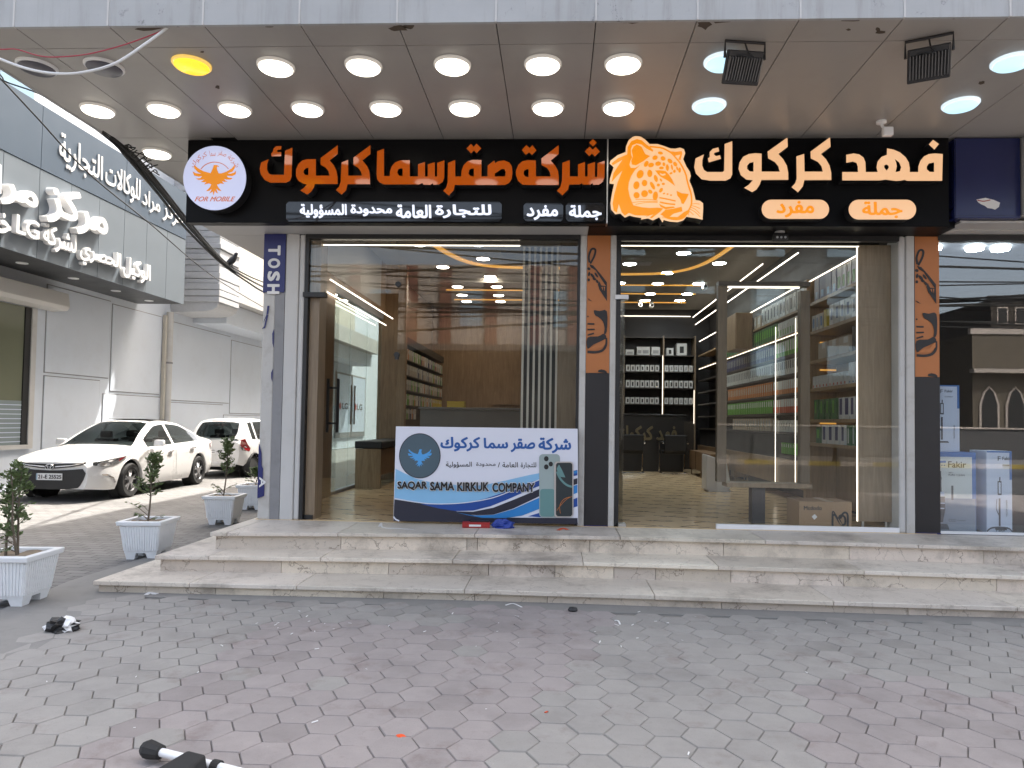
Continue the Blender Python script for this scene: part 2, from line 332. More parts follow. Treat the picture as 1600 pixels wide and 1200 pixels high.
class MB:
    def __init__(s): s.v = []; s.f = []; s.mi = []; s.c = []
    def add(s, vs, fs, mi=0, c=None):
        o = len(s.v); s.v += [tuple(p) for p in vs]
        for f in fs: s.f.append([i+o for i in f]); s.mi.append(mi); s.c.append(c)
        return s
    def box(s, x0, x1, y0, y1, z0, z1, mi=0, c=None):
        vs = [(x, y, z) for z in (z0, z1) for y in (y0, y1) for x in (x0, x1)]
        return s.add(vs, [(0, 2, 3, 1), (4, 5, 7, 6), (0, 1, 5, 4), (2, 6, 7, 3), (0, 4, 6, 2), (1, 3, 7, 5)], mi, c)
    def hexa(s, b, t, mi=0):
        return s.add(list(b)+list(t), [(3, 2, 1, 0), (4, 5, 6, 7), (0, 1, 5, 4), (1, 2, 6, 5), (2, 3, 7, 6), (3, 0, 4, 7)], mi)
    def quad(s, a, b, c_, d, mi=0, c=None): return s.add([a, b, c_, d], [(0, 1, 2, 3)], mi, c)
    def tube(s, pts, r, n=8, mi=0, cap=True):
        pts = [Vector(p) for p in pts]; rs = r if isinstance(r, (list, tuple)) else [r]*len(pts)
        vs = []; fs = []; up = None
        for i, p in enumerate(pts):
            t = (pts[min(i+1, len(pts)-1)]-pts[max(i-1, 0)]).normalized()
            if up is None: up = Vector((0, 0, 1)) if abs(t.z) < .9 else Vector((1, 0, 0))
            a = t.cross(up).normalized(); b2 = a.cross(t).normalized(); up = b2
            for k2 in range(n):
                w = 2*math.pi*k2/n; vs.append(p + (a*math.cos(w)+b2*math.sin(w))*rs[i])
        for i in range(len(pts)-1):
            for k2 in range(n):
                k3 = (k2+1) % n; fs.append((i*n+k2, i*n+k3, (i+1)*n+k3, (i+1)*n+k2))
        if cap: fs.append(tuple(range(n-1, -1, -1))); fs.append(tuple((len(pts)-1)*n+i for i in range(n)))
        return s.add(vs, fs, mi)
    def lathe(s, prof, n=24, c=(0, 0, 0), axis='Z', mi=0, cap=True):
        """prof: (radius, height) pairs"""
        vs = []; fs = []
        for r, h in prof:
            for k2 in range(n):
                w = 2*math.pi*k2/n; a, b2 = r*math.cos(w), r*math.sin(w)
                p = (a, b2, h) if axis == 'Z' else ((h, a, b2) if axis == 'X' else (a, h, b2))
                vs.append((p[0]+c[0], p[1]+c[1], p[2]+c[2]))
        for i in range(len(prof)-1):
            for k2 in range(n):
                k3 = (k2+1) % n; fs.append((i*n+k2, i*n+k3, (i+1)*n+k3, (i+1)*n+k2))
        if cap: fs.append(tuple(range(n-1, -1, -1))); fs.append(tuple((len(prof)-1)*n+i for i in range(n)))
        return s.add(vs, fs, mi)
    def prism(s, loops, m3, d, mi=0, side=None):
        """loops: outer + holes, 2-D; m3(u, v, w) -> 3-D, w from 0 (face) to d (back)"""
        side = mi if side is None else side
        if not isinstance(loops[0][0], (tuple, list, Vector)): loops = [loops]
        flat = [p for L in loops for p in L]; n = len(flat)
        tris = tessellate_polygon([[Vector((p[0], p[1], 0)) for p in L] for L in loops])
        front = [m3(p[0], p[1], 0) for p in flat]
        if d == 0: return s.add(front, tris, mi)
        back = [m3(p[0], p[1], d) for p in flat]; o = len(s.v)
        s.add(front+back, list(tris), mi)
        s.f += [[i+n+o for i in t[::-1]] for t in tris]; s.mi += [side]*len(tris); s.c += [None]*len(tris)
        st = 0
        for L in loops:
            m = len(L)
            for i in range(m):
                a, b2 = st+i, st+(i+1) % m
                s.f.append([a+o, b2+o, b2+n+o, a+n+o]); s.mi.append(side); s.c.append(None)
            st += m
        return s
    def build(s, name, mats, parent=None, smooth=False, bevel=0, local=False, seg=1, recalc=True):
        me = bpy.data.meshes.new(name); me.from_pydata(s.v, [], s.f)
        mats = mats if isinstance(mats, (list, tuple)) else [mats]
        for m in mats: me.materials.append(M[m] if isinstance(m, str) else m)
        me.polygons.foreach_set('material_index', s.mi)
        if any(x is not None for x in s.c):
            at = me.color_attributes.new('Col', 'FLOAT_COLOR', 'CORNER'); i = 0
            for f, c in zip(s.f, s.c):
                for _ in f: at.data[i].color = (*(c or (1, 1, 1)), 1); i += 1
        if smooth: me.polygons.foreach_set('use_smooth', [True]*len(s.f))
        if recalc:
            bm = bmesh.new(); bm.from_mesh(me); bmesh.ops.recalc_face_normals(bm, faces=bm.faces); bm.to_mesh(me); bm.free()
        me.update(); o = bpy.data.objects.new(name, me); col.objects.link(o)
        if parent:
            o.parent = parent
            if not local: o.location = -wt(parent)
        if bevel:
            md = o.modifiers.new('bevel', 'BEVEL'); md.width = bevel; md.segments = seg; md.limit_method = 'ANGLE'; md.angle_limit = R_(40)
        if smooth and smooth != 'all':
            md = o.modifiers.new('es', 'EDGE_SPLIT'); md.split_angle = R_(42)
        return o

def thing(name, label, cat, loc=(0, 0, 0), group=None, rz=0):
    o = bpy.data.objects.new(name, None); col.objects.link(o); o.empty_display_size = .1
    o.location = loc; o.rotation_euler = (0, 0, rz); return tag(o, label, cat, group)
def tag(o, label, cat, group=None):
    o['label'] = label; o['category'] = cat
    if group: o['group'] = group
    return o
def struct(o): o['kind'] = 'structure'; return o
def kids(o): return [c for c in o.children]
def dup(root, loc, label=None, group=None, rz=None):
    def cp(o, par):
        c = o.copy(); col.objects.link(c)
        if par: c.parent = par
        for ch in kids(o): cp(ch, c)
        return c
    r = cp(root, None); r.location = loc
    if rz is not None: r.rotation_euler = (0, 0, rz)
    if label: r['label'] = label
    if group: r['group'] = group
    return r

ORD = ['first', 'second', 'third', 'fourth', 'fifth', 'sixth', 'seventh', 'eighth', 'ninth', 'tenth', 'eleventh', 'twelfth', 'thirteenth', 'fourteenth']

# Arabic shaping: letters -> joined forms, laid out right to left
AR = {'ا': (0xFE8D, 2), 'ب': (0xFE8F, 4), 'ة': (0xFE93, 2), 'ت': (0xFE95, 4), 'ث': (0xFE99, 4), 'ج': (0xFE9D, 4), 'ح': (0xFEA1, 4), 'خ': (0xFEA5, 4), 'د': (0xFEA9, 2), 'ذ': (0xFEAB, 2), 'ر': (0xFEAD, 2),
      'ز': (0xFEAF, 2), 'س': (0xFEB1, 4), 'ش': (0xFEB5, 4), 'ص': (0xFEB9, 4), 'ض': (0xFEBD, 4), 'ط': (0xFEC1, 4), 'ع': (0xFEC9, 4), 'غ': (0xFECD, 4), 'ف': (0xFED1, 4), 'ق': (0xFED5, 4), 'ك': (0xFED9, 4),
      'ل': (0xFEDD, 4), 'م': (0xFEE1, 4), 'ن': (0xFEE5, 4), 'ه': (0xFEE9, 4), 'و': (0xFEED, 2), 'ي': (0xFEF1, 4), 'ؤ': (0xFE85, 2), 'أ': (0xFE83, 2)}
def shape(t):
    t = t.replace('لا', '\u0001'); out = []
    tab = dict(AR); tab['\u0001'] = (0xFEFB, 2)
    for i, ch in enumerate(t):
        if ch not in tab: out.append(ch); continue
        base, n = tab[ch]
        pj = i > 0 and t[i-1] in tab and tab[t[i-1]][1] == 4
        nj = n == 4 and i+1 < len(t) and t[i+1] in tab
        k2 = 1 if (pj and not nj) else (2 if (nj and not pj) else (3 if (pj and nj) else 0))
        out.append(chr(base+k2) if k2 else ch if ch != '\u0001' else chr(base))
    return ''.join(reversed(out))

def text_geo(body, bold=0, rows=46):
    """outline of the words -> signed distance (non-zero winding, safe with overlapping strokes) -> filled cells; bold swells the strokes"""
    c = bpy.data.curves.new('t', 'FONT'); c.body = body; c.resolution_u = 4; c.fill_mode = 'NONE'
    o = bpy.data.objects.new('t', c); col.objects.link(o); bpy.context.view_layer.update()
    dg = bpy.context.evaluated_depsgraph_get(); me = o.evaluated_get(dg).to_mesh()
    V = np.array([v.co[:2] for v in me.vertices]); cl = sorted((max(e.vertices), min(e.vertices)) for e in me.edges if abs(e.vertices[0]-e.vertices[1]) != 1)
    bpy.data.objects.remove(o); bpy.data.curves.remove(c)
    A = []; B = []
    for hi, lo in cl:
        L = V[lo:hi+1]; A.append(L); B.append(np.roll(L, -1, 0))
    A = np.concatenate(A); B = np.concatenate(B)
    lo = V.min(0)-bold; hi = V.max(0)+bold; h = (hi[1]-lo[1])/rows; nx = int((hi[0]-lo[0])/h)+1
    gx = lo[0]+(np.arange(nx+3)-1)*h; gy = lo[1]+(np.arange(rows+3)-1)*h
    D = np.zeros((len(gy), len(gx))); d = B-A; dd = np.maximum((d**2).sum(1), 1e-12)
    for j, y in enumerate(gy):
        P = np.stack([gx, np.full_like(gx, y)], 1)[:, None, :]; r = P-A[None]
        t = np.clip((r*d[None]).sum(2)/dd, 0, 1)[..., None]; dist = np.sqrt(((r-t*d[None])**2).sum(2).min(1))
        cr = d[None, :, 0]*r[:, :, 1]-d[None, :, 1]*r[:, :, 0]; up = (A[None, :, 1] <= y) & (B[None, :, 1] > y) & (cr > 0); dn = (A[None, :, 1] > y) & (B[None, :, 1] <= y) & (cr < 0)
        D[j] = np.where((up.sum(1)-dn.sum(1)) != 0, -dist, dist)-bold
    key = {}; uv = []; fs = []
    W = hi-lo
    def vid(k2, p):
        if k2 not in key: key[k2] = len(uv); uv.append((float((p[0]-lo[0])/W[0]), float((p[1]-lo[1])/W[1])))
        return key[k2]
    ins = D < 0
    for j in range(len(gy)-1):
        for i in range(len(gx)-1):
            q = ((j, i), (j, i+1), (j+1, i+1), (j+1, i)); f = []
            if not any(ins[p] for p in q): continue
            for k2 in range(4):
                p, r = q[k2], q[(k2+1) % 4]
                if ins[p]: f.append(vid(p, (gx[p[1]], gy[p[0]])))
                if ins[p] != ins[r]:
                    t = D[p]/(D[p]-D[r]); f.append(vid((min(p, r), max(p, r)), (gx[p[1]]+(gx[r[1]]-gx[p[1]])*t, gy[p[0]]+(gy[r[0]]-gy[p[0]])*t)))
            if len(f) > 2: fs.append(f)
    return uv, fs, W[0], W[1]
def put_text(mb, body, p00, right, up, normal, d=.002, bold=0, mi=0, side=None, shear=0):
    """fills the parallelogram p00 + right*u + up*v; d = thickness along normal (towards the viewer)"""
    if any('\u0600' <= ch <= '\u06ff' for ch in body): body = shape(body)
    uv, fs, tw, th = text_geo(body, bold); p00 = Vector(p00); right = Vector(right); up = Vector(up); nm = Vector(normal)
    side = mi if side is None else side
    ed = {}
    for f in fs:
        for i in range(len(f)):
            e = (f[i], f[(i+1) % len(f)]); ed[e] = ed.get(e, 0)+1
    one_text(mb, uv, fs, ed, len(uv), p00, right, up, nm, d, mi, side, shear)
def one_text(mb, uv, fs, ed, n, p00, right, up, nm, d, mi, side, shear):
    fr = [p00+right*(u+shear*v)+up*v+nm*d for u, v in uv]; bk = [p00+right*(u+shear*v)+up*v for u, v in uv]
    o = len(mb.v); mb.add(fr+bk, fs, mi)
    for a, b2 in ed:
        if (b2, a) not in ed: mb.f.append([a+o, b2+o, b2+n+o, a+n+o]); mb.mi.append(side); mb.c.append(None)
def text_px(mb, body, Y, x0, x1, ytop, ybot, d=.004, bold=0, mi=0, side=None, shear=0):
    a = onY(x0, ybot, Y); b2 = onY(x1, ybot, Y); c = onY(x0, ytop, Y)
    put_text(mb, body, a, b2-a, c-a, (0, -1, 0), d, bold, mi, side, shear)

def crop(o, s, loops):
    """trace coordinates of an enlarged detail -> photo pixels"""
    if not isinstance(loops[0][0], (tuple, list)): loops = [loops]
    return [[(o[0]+x*s, o[1]+y*s) for x, y in L] for L in loops]
def plate(mb, loops_px, Y, d, mi=0, side=None):
    """photo-pixel outline laid on the wall plane Y, thickness d going back"""
    L2 = []
    for L in loops_px:
        q = [onY(x, y, Y) for x, y in L]; L2.append([(p.x, p.z) for p in q])
    mb.prism(L2, lambda u, v, w: (u, Y+w, v), d, mi, side)
def smooth_loop(L, n=4):
    out = []; m = len(L)
    for i in range(m):
        p0, p1, p2, p3 = [L[(i+k2-1) % m] for k2 in range(4)]
        for j in range(n):
            t = j/n
            out.append(tuple(.5*((2*p1[a])+(-p0[a]+p2[a])*t+(2*p0[a]-5*p1[a]+4*p2[a]-p3[a])*t*t+(-p0[a]+3*p1[a]-3*p2[a]+p3[a])*t**3) for a in (0, 1)))
    return out
def smooth_line(L, n=5):
    L = [Vector(p) for p in L]; out = []
    for i in range(len(L)-1):
        p0, p1, p2, p3 = L[max(i-1, 0)], L[i], L[i+1], L[min(i+2, len(L)-1)]
        for j in range(n):
            t = j/n; out.append(.5*((2*p1)+(-p0+p2)*t+(2*p0-5*p1+4*p2-p3)*t*t+(-p0+3*p1-3*p2+p3)*t**3))
    out.append(L[-1]); return out
def stroke(L, w, taper=False):
    L = [Vector((*p, 0)) for p in L]; L = smooth_line(L, 4); n = len(L); a = []; b2 = []
    for i, p in enumerate(L):
        t = (L[min(i+1, n-1)]-L[max(i-1, 0)]).normalized(); q = Vector((-t.y, t.x, 0)); ww = w*.5*(1-.8*i/(n-1) if taper else 1)
        a.append(tuple((p+q*ww)[:2])); b2.append(tuple((p-q*ww)[:2]))
    return a+b2[::-1]
def ell(cx, cy, rx, ry, rot=0, n=18):
    return [(cx+rx*math.cos(t)*math.cos(rot)-ry*math.sin(t)*math.sin(rot), cy+rx*math.cos(t)*math.sin(rot)+ry*math.sin(t)*math.cos(rot)) for t in [2*math.pi*i/n for i in range(n)]]

# ================================================================ THE SETTING
struct(MB().box(-150, 150, -150, 150, -.3, -.03).build('ground', 'earth'))
# hexagonal pavers in front of the steps
HA = .1218
def kerb_in(Y): return -3.56-.183*(Y-4.43)
def kerb_out(Y): return kerb_in(Y)-.52+.03*(Y-5)
mb = MB(); ph = onZ(865, 1091, 0); rng = random.Random(3)
for i in range(-38, 62):
    for j in range(-32, 14):
        cx = ph.x+1.5*HA*i; cy = ph.y+math.sqrt(3)*HA*(j+.5*(i % 2))
        if cy > 5.68-.022*max(0, cx) or cy < -1.4 or cx < kerb_in(cy)+.05: continue
        # laid in loose fields of plum and grey
        t = math.sin(cx*1.15+.5)+.6*math.sin(cx*2.3-cy*.9+1.0)+.25*rng.uniform(-1, 1)
        ed = .5
        if -.1 < cx-.28*(cy-3.5) < 1.25: t = -1
        if cx < -2.1-.25*(cy-3.6): t = -.6+.3*rng.random()
        if cx > 1.6 and cy > 4.3: t = -.8
        if cx > 1.5 and cy < 4.1: t = 1
        if -2.1 < cx < -.2 and cy < 5.2: t = 1 if rng.random() > .03 else -1
        p = 1 if t > 0 else 0
        g = rng.uniform(.95, 1.05)
        c = (.292*g, .265*g, .258*g) if p else (.287*g, .276*g, .261*g)
        if rng.random() < .07: c = tuple(x*.88 for x in c)
        dz = rng.uniform(-.0025, .0025); tx, ty = rng.uniform(-.012, .012), rng.uniform(-.012, .012)
        top = []; low = []
        for q in range(6):
            w = q*math.pi/3; ux, uy = math.cos(w), math.sin(w)
            a1, a2 = HA-.0055, HA-.0012
            top.append((cx+ux*a1, cy+uy*a1, .001+dz+tx*ux*a1+ty*uy*a1)); low.append((cx+ux*a2, cy+uy*a2, -.007+dz))
        mb.add(top+low, [tuple(range(6))]+[(q, q+6, (q+1) % 6+6, (q+1) % 6) for q in range(6)], 0, c)
struct(mb.build('pavement', 'hex'))
struct(MB().box(-4.0, 12, -1.6, 5.95, -.05, -.012).build('pavement_bed', 'joint'))
mb = MB(); mb.prism([(kerb_in(-1.5)+.25, -1.5), (kerb_in(5.7)+.25, 5.74), (9, 5.46), (9, 5.78), (0, 5.96), (-3.9, 5.96), (-3.9, 9.5), (-4.25, 9.5), (kerb_out(6.2), 6.2), (kerb_out(-1.5), -1.5)], lambda u, v, w: (u, v, -.001-w), .02)
struct(mb.build('cement_strip', 'cement'))
struct(MB().box(-11.2, -3.0, -1.5, 60, -.06, -.018).build('side_street', 'street'))
struct(MB().box(-150, 150, -12.6, -1.6, -.12, -.022).build('road', 'asphalt'))
struct(MB().box(-60, 60, -18, -12.6, -.1, .12).build('far_pavement', 'far_pave'))
mb = MB()
for i in range(-24, 24): mb.box(i*1.2+.004, i*1.2+1.196, -12.6, -12.42, -.1, .14, i % 2)
struct(mb.build('far_kerb', ['kerb_yellow', 'opp_pale']))

# ---------------------------------------------------------------- front steps
H1, H2, H3 = .097, .245, .409
steps = thing('front_steps', 'three wide veined cream marble steps running along the front of both shops', 'steps', (0, 6.4, 0))
rng = random.Random(11)
def slabs(mb, xl, xr, y0, y1, z0, z1, joints, gap=.0025):
    xs = [xl]+[j for j in joints if xl+.05 < j < xr-.05]+[xr]
    for a, b2 in zip(xs[:-1], xs[1:]):
        g = rng.uniform(.84, 1.1); mb.box(a+gap, b2-gap, y0+rng.uniform(0, .002), y1, z0, z1+rng.uniform(-.001, .001), 0, (g, g*rng.uniform(.98, 1), g*rng.uniform(.94, 1)))
def shr(mb):
    # the flight is not quite square to the shop front: its nosings bow a little
    E_ = EDG[i]; y1 = YE[i]; y0 = YF[i]
    def ed_(x):
        for (a, va), (b2, vb) in zip(E_[:-1], E_[1:]):
            if x <= b2: return va+(vb-va)*max(0, (x-a)/(b2-a))
        return E_[-1][1]
    mb.v = [(x, yy+(ed_(x)-y0)*min(1, max(0, (y1-yy)/(y1-y0))), z) for x, yy, z in mb.v]; return mb
YE = (6.44, 6.93, 7.42)
EDG = ([(-3.89, 5.82), (-1.4, 5.86), (0, 5.86), (.7, 5.835), (2.22, 5.79), (3.65, 5.765), (9, 5.68)], [(-3.59, 6.2), (-2.68, 6.26), (-1.53, 6.32), (0, 6.38), (.76, 6.375), (2.42, 6.31), (4, 6.24), (9, 6.04)], [(-3.25, 6.52), (-2.83, 6.58), (-1.63, 6.71), (0, 6.82), (.81, 6.825), (2.6, 6.78), (4.3, 6.70), (9, 6.5)])
def jx(px, y, Y): return [onY(x, y, Y).x for x in px]
XL = (-3.89, -3.585, -3.245); YF = (5.881, 6.409, 6.903)
TJ = (jx((300, 465, 726, 1022, 1296, 1575), 920, 5.88), jx((340, 507, 709, 911, 1120, 1342, 1588), 875, 6.41), jx((380, 539, 744, 968, 1191, 1422), 840, 6.9))
RJ = (jx((340, 600, 742, 855, 1125, 1410), 935, 5.91), jx((447, 610, 764, 867, 959, 1024, 1140, 1312, 1542), 890, 6.43), jx((360, 543, 732, 748, 921, 1127, 1319, 1520), 850, 6.93))
ZT = (H1, H2, H3); ZB = (-.05, H1, H2)
for i in range(3):
    yend = (6.44, 6.93, 7.42)[i]
    mb = MB(); slabs(mb, XL[i], 9, YF[i], yend, ZT[i]-.036, ZT[i], TJ[i])
    y = yend+.004
    while y < 13:
        g = rng.uniform(.9, 1.08); mb.box(XL[i], XL[i]+.345 if i < 2 else -2.74, y, y+1.2, ZT[i]-.036, ZT[i], 0, (g, g, g*.97)); y += 1.204
    shr(mb).build('tread', 'marble_t', steps, bevel=.004)
    mb = MB(); slabs(mb, XL[i]+.03, 9, YF[i]+.032, yend-.002, ZB[i], ZT[i]-.037, RJ[i])
    y = yend
    while y < 13:
        g = rng.uniform(.9, 1.08); mb.box(XL[i]+.03, XL[i]+.34, y+.002, y+1.2, ZB[i], ZT[i]-.037, 0, (g, g, g*.97)); y += 1.2
    shr(mb).build('riser', 'marble_r', steps)
MB().box(-3.1, 9, 7.05, 13, -.05, H3-.04).build('step_core', 'cement', steps)

# ================================================================ THE SHOP BUILDING
ZS, ZU, YW = 4.348, 3.485, 7.44          # soffit, underside of the sign band, shop front
bld = thing('shop_building', 'grey canopied corner building with two lit phone shops side by side', 'building', (0, YW, 0))
FX = [-4.63]+[-4.035+.7127*i for i in range(0, 20)]
mb = MB(); g = .0035
for a, b2 in zip(FX[:-1], FX[1:]):
    mb.box(a+g, b2-g, 4.925, 5.222-g, ZS, ZS+.02); mb.box(a+g, b2-g, 5.222+g, 6.95-g, ZS, ZS+.02)
    if a > -3.9: mb.box(a+g, b2-g, 6.95, 7.15, ZS, ZS+.02)
for y0, y1 in ((6.95, 7.6), (7.6, 9.2), (9.2, 10.8), (10.8, 12.4)): mb.box(-4.63+g, -4.035-g, y0+g, y1-g, ZS, ZS+.02); mb.box(-4.035+g, -3.6, y0+g, y1-g, ZS, ZS+.02)
mb.build('soffit', 'soffit', bld)
MB().box(-4.6, 10, 4.96, 12.3, ZS+.021, ZS+.05).build('soffit_backing', 'dark_gap', bld)
mb = MB()
for a, b2 in zip(FX[:-1], FX[1:]):
    mb.box(a+.007, b2-.007, 4.912, 4.94, ZS-.004, 5.15); mb.box(a+.007, b2-.007, 4.912, 4.94, 5.16, 6.2)
    mb.box(b2-.0065, b2+.0065, 4.908, 4.935, ZS-.003, 6.2, 1)
y = 4.93
while y < 12: mb.box(-4.645, -4.62, y+.007, y+1.1, ZS-.004, 5.35); y += 1.107
mb.build('fascia', ['fascia', 'white_paint'], bld)
MB().box(-4.6, 10.5, 4.96, 12.3, ZS+.06, 5.3).build('canopy_slab', 'plaster', bld)
MB().box(-4.5, 10.4, 5.0, 13.0, 5.31, 13.5).build('upper_shade_wall', 'plaster', bld)  # unseen upper storeys, sized to cast shade over the paving
MB().box(-3.2, 10.4, 13.02, 24.9, 4.45, 13.0).build('rear_shade_wall', 'plaster', bld)  # unseen block added behind, its height set by the shadow edge in the side street
rng = random.Random(14)
for px, py, rx, ry in ((622, 44, 20, 5), (640, 40, 9, 8), (1100, 38, 12, 9), (1125, 33, 22, 3), (1330, 31, 18, 3), (1376, 50, 9, 3), (1372, 46, 5, 5), (230, 43, 26, 5), (340, 136, 5, 3), (1534, 129, 6, 3), (1326, 46, 4, 2), (985, 34, 15, 3), (420, 41, 10, 2), (316, 81, 4, 2)):
    L = [onZ(px+rx*math.cos(q*.628)*rng.uniform(.5, 1.15), py+ry*math.sin(q*.628)*rng.uniform(.5, 1.15), ZS) for q in range(10)]
    MB().prism([(p.x, max(p.y, 4.93)) for p in L], lambda u, v, w: (u, v, ZS-.0015+w), .001).build('stain', 'rust', bld)
# band behind the signs
MB().box(-3.72, .30, 7.12, YW+.04, ZU, ZS+.02).box(-3.72, -3.12, YW+.05, 12.2, ZU, ZS+.02).build('sign_bulkhead', 'soffit_grey', bld)
MB().box(.302, 3.93, 7.12, YW+.04, ZU, ZS+.02).build('sign_bulkhead', 'black_panel', bld)
MB().box(3.934, 9, 7.30, YW+.04, ZU+.02, ZS+.02).box(3.95, 9, 7.06, 7.298, 3.52, 3.54).build('sign_bulkhead', 'soffit_grey', bld)

# pillars
def pier(name, x0, x1, m, y0=7.38, y1=7.72, z0=H3, z1=ZU, bev=.012): return MB().box(x0, x1, y0, y1, z0, z1).build(name, m, bld, bevel=bev, seg=2)
pier('pillar', -3.185, -3.05, 'old_white', 7.43)
pier('pillar_strip', -3.049, -2.945, 'grey_metal', 7.424, bev=.003)
pier('pillar', -2.943, -2.80, 'white_paint', 7.42); pier('pillar', -2.799, -2.735, 'white_paint', 7.432, bev=.02)
pier('pillar_edge', .228, .30, 'old_white', 7.43); pier('pillar_edge', .548, .612, 'old_white', 7.43)
pier('pillar', 3.535, 3.60, 'white_paint', 7.432, bev=.02); pier('pillar', 3.601, 3.685, 'old_white', 7.42)
pier('pillar_edge', 3.686, 3.693, 'black', 7.43, bev=.002)

# painted pillars: half a big cat's face on orange
def cat_pillar(dx, y, label):
    P = thing('painted_pillar', label, 'pillar', (.416+dx, y, H3), 'orange pillars painted with a big cat')
    x0, x1 = .301, .547
    MB().box(x0+dx, x1+dx, y, y+.18, 2.02, ZU-.004).build('orange_face', 'orange_pillar', P)
    MB().box(x0+dx, x1+dx, y-.004, y+.18, H3+.012, 2.018).build('black_face', 'pillar_black', P)
    MB().box(x0+dx-.002, x1+dx+.002, y-.008, y+.17, H3, H3+.011).build('base_trim', 'tosh_blue', P)
    S, O = 70/365, (900, 370)
    L = [[(146, 600), (190, 606), (251, 608), (251, 770), (228, 790), (232, 745), (218, 690), (182, 655), (155, 640)],
         [(108, 225), (140, 235), (200, 305), (251, 372), (252, 525), (222, 480), (190, 430), (178, 388), (188, 362), (206, 398), (244, 402), (205, 345), (160, 275), (120, 250)],
         [(93, 500), (132, 526), (104, 516)], [(93, 822), (180, 812), (226, 790), (247, 822), (205, 850), (140, 880), (93, 912)],
         [(180, 1103), (180, 1088), (205, 1080), (235, 1086), (251, 1100), (251, 1112)]]
    L = [smooth_loop(q, 3) if n in (0, 3) else q for n, q in enumerate(L)]
    L += [stroke(q, w) for q, w in (([(110, 210), (104, 160), (125, 105), (150, 100), (158, 120), (146, 165), (116, 220)], 16), ([(94, 710), (150, 711)], 13), ([(93, 757), (152, 755)], 12), ([(93, 802), (146, 787)], 12),
          ([(93, 938), (160, 941), (215, 925), (243, 885), (244, 825)], 20))]
    L += [ell(105, 262, 14, 11, .5), ell(106, 305, 9, 18, .2), ell(135, 320, 10, 26, -.7), ell(150, 345, 16, 10, .4), ell(165, 312, 8, 24, -.6), ell(103, 352, 10, 12), ell(97, 650, 6, 7), ell(172, 365, 9, 16, -.5)]
    mb = MB()
    for q in L:
        Q = [[(min(max(a, x0+.001), x1-.001), b2) for a, b2 in [(p.x, p.z) for p in [onY(px, py, YW) for px, py in crop(O, S, q)[0]]]]]
        try: mb.prism(Q, lambda u, v, w: (u+dx, y-.006+w, v), .005)
        except Exception: pass
    mb.build('cat_face', 'pillar_black', P)
    mb = MB()
    for q in ([(206, 412), (216, 408), (220, 440)], [(225, 408), (236, 410), (232, 445)], [(95, 920), (130, 895), (200, 878), (215, 850), (240, 835), (238, 875), (205, 908), (150, 922)]):
        mb.prism([(p.x, p.z) for p in [onY(px, py, YW) for px, py in crop(O, S, q)[0]]], lambda u, v, w: (u+dx, y-.010+w, v), .003)
    mb.build('cat_face_light', 'orange_pillar', P)
cat_pillar(0, 7.436, 'orange and black pillar painted with a big cat face, between the two shop fronts')
cat_pillar(3.394, 7.436, 'orange and black pillar painted with a big cat face, beside the vacuum boxes window')

# ---------------------------------------------------------------- left shop shell
ZC, YB = 4.30, 17.4
MB().box(-3.2, 3.9, 7.421, YB, H3-.03, H3+.004).build('shop_floor', 'floor', bld)
MB().box(-3.1, -2.745, 7.44, 7.6, ZU-.04, ZU).box(-2.73, .226, 7.42, 7.5, ZU-.05, ZU-.001).build('window_head', 'black', bld)
mb = MB()
mb.box(-3.2, .3, YB, YB+.1, H3, ZC+.1).build('back_wall', 'wood_warm', bld)
MB().box(-3.2, .3, 7.5, YB, ZC, ZC+.08).build('ceiling', 'ceiling', bld)
MB().box(-3.25, -3.13, 7.75, 9.72, H3, ZC).box(-3.25, -3.13, 9.721, 12.6, 3.42, ZC).box(-3.25, -2.75, 12.6, 12.75, H3, ZC).box(-3.25, -3.13, 12.76, YB, H3, ZC).build('side_wall', 'wood_warm', bld)
MB().box(-3.24, -3.16, 9.72, 12.6, 3.30, 3.415).build('side_window_frame', 'grey_metal', bld); MB().box(-3.24, -3.16, 9.72, 12.6, H3, H3+.05).build('side_window_frame', 'grey_metal', bld)
for a, b2 in ((9.73, 10.68), (10.69, 11.64), (11.65, 12.59)): MB().box(-3.2, -3.19, a, b2, H3+.05, 3.30).build('side_window', 'glass_side', bld)
MB().box(.3, .55, 7.73, YB, H3, ZC).build('partition_wall', 'wood_dark', bld)
# raised tray and coves in the ceiling
mb = MB().box(-2.5, .25, 10.6, 10.7, ZC-.12, ZC-.002).box(-2.5, .25, 13.55, 13.66, ZC-.12, ZC-.002)
mb.build('ceiling_drop', 'ceiling', bld)
mb = MB()
for Yc, xa in ((13.9, -2.35), (14.9, -2.4), (16.1, -2.4)): mb.box(xa, .27, Yc, Yc+.045, ZC-.022, ZC-.004)
pts = smooth_line([(-2.15, 9.7, 0), (-2.05, 10.6, 0), (-1.85, 11.6, 0), (-1.55, 12.3, 0), (-1.1, 12.6, 0), (-.5, 12.68, 0), (.27, 12.7, 0)], 6)
for a, b2 in zip(pts[:-1], pts[1:]):
    n = (b2-a).cross(Vector((0, 0, 1))).normalized()*.045
    mb.hexa([(a.x+n.x, a.y+n.y, ZC-.034), (b2.x+n.x, b2.y+n.y, ZC-.034), (b2.x-n.x, b2.y-n.y, ZC-.034), (a.x-n.x, a.y-n.y, ZC-.034)],
            [(a.x+n.x, a.y+n.y, ZC-.004), (b2.x+n.x, b2.y+n.y, ZC-.004), (b2.x-n.x, b2.y-n.y, ZC-.004), (a.x-n.x, a.y-n.y, ZC-.004)])
mb.build('cove_light', 'cove', bld)
mb = MB().box(-2.62, -.42, 7.56, 7.575, 3.397, 3.406).box(-2.98, -2.965, 9.0, 12.5, 3.30, 3.315).box(-3.10, -3.085, 9.0, 12.5, 3.18, 3.195)
mb.build('led_strip', 'led', bld)
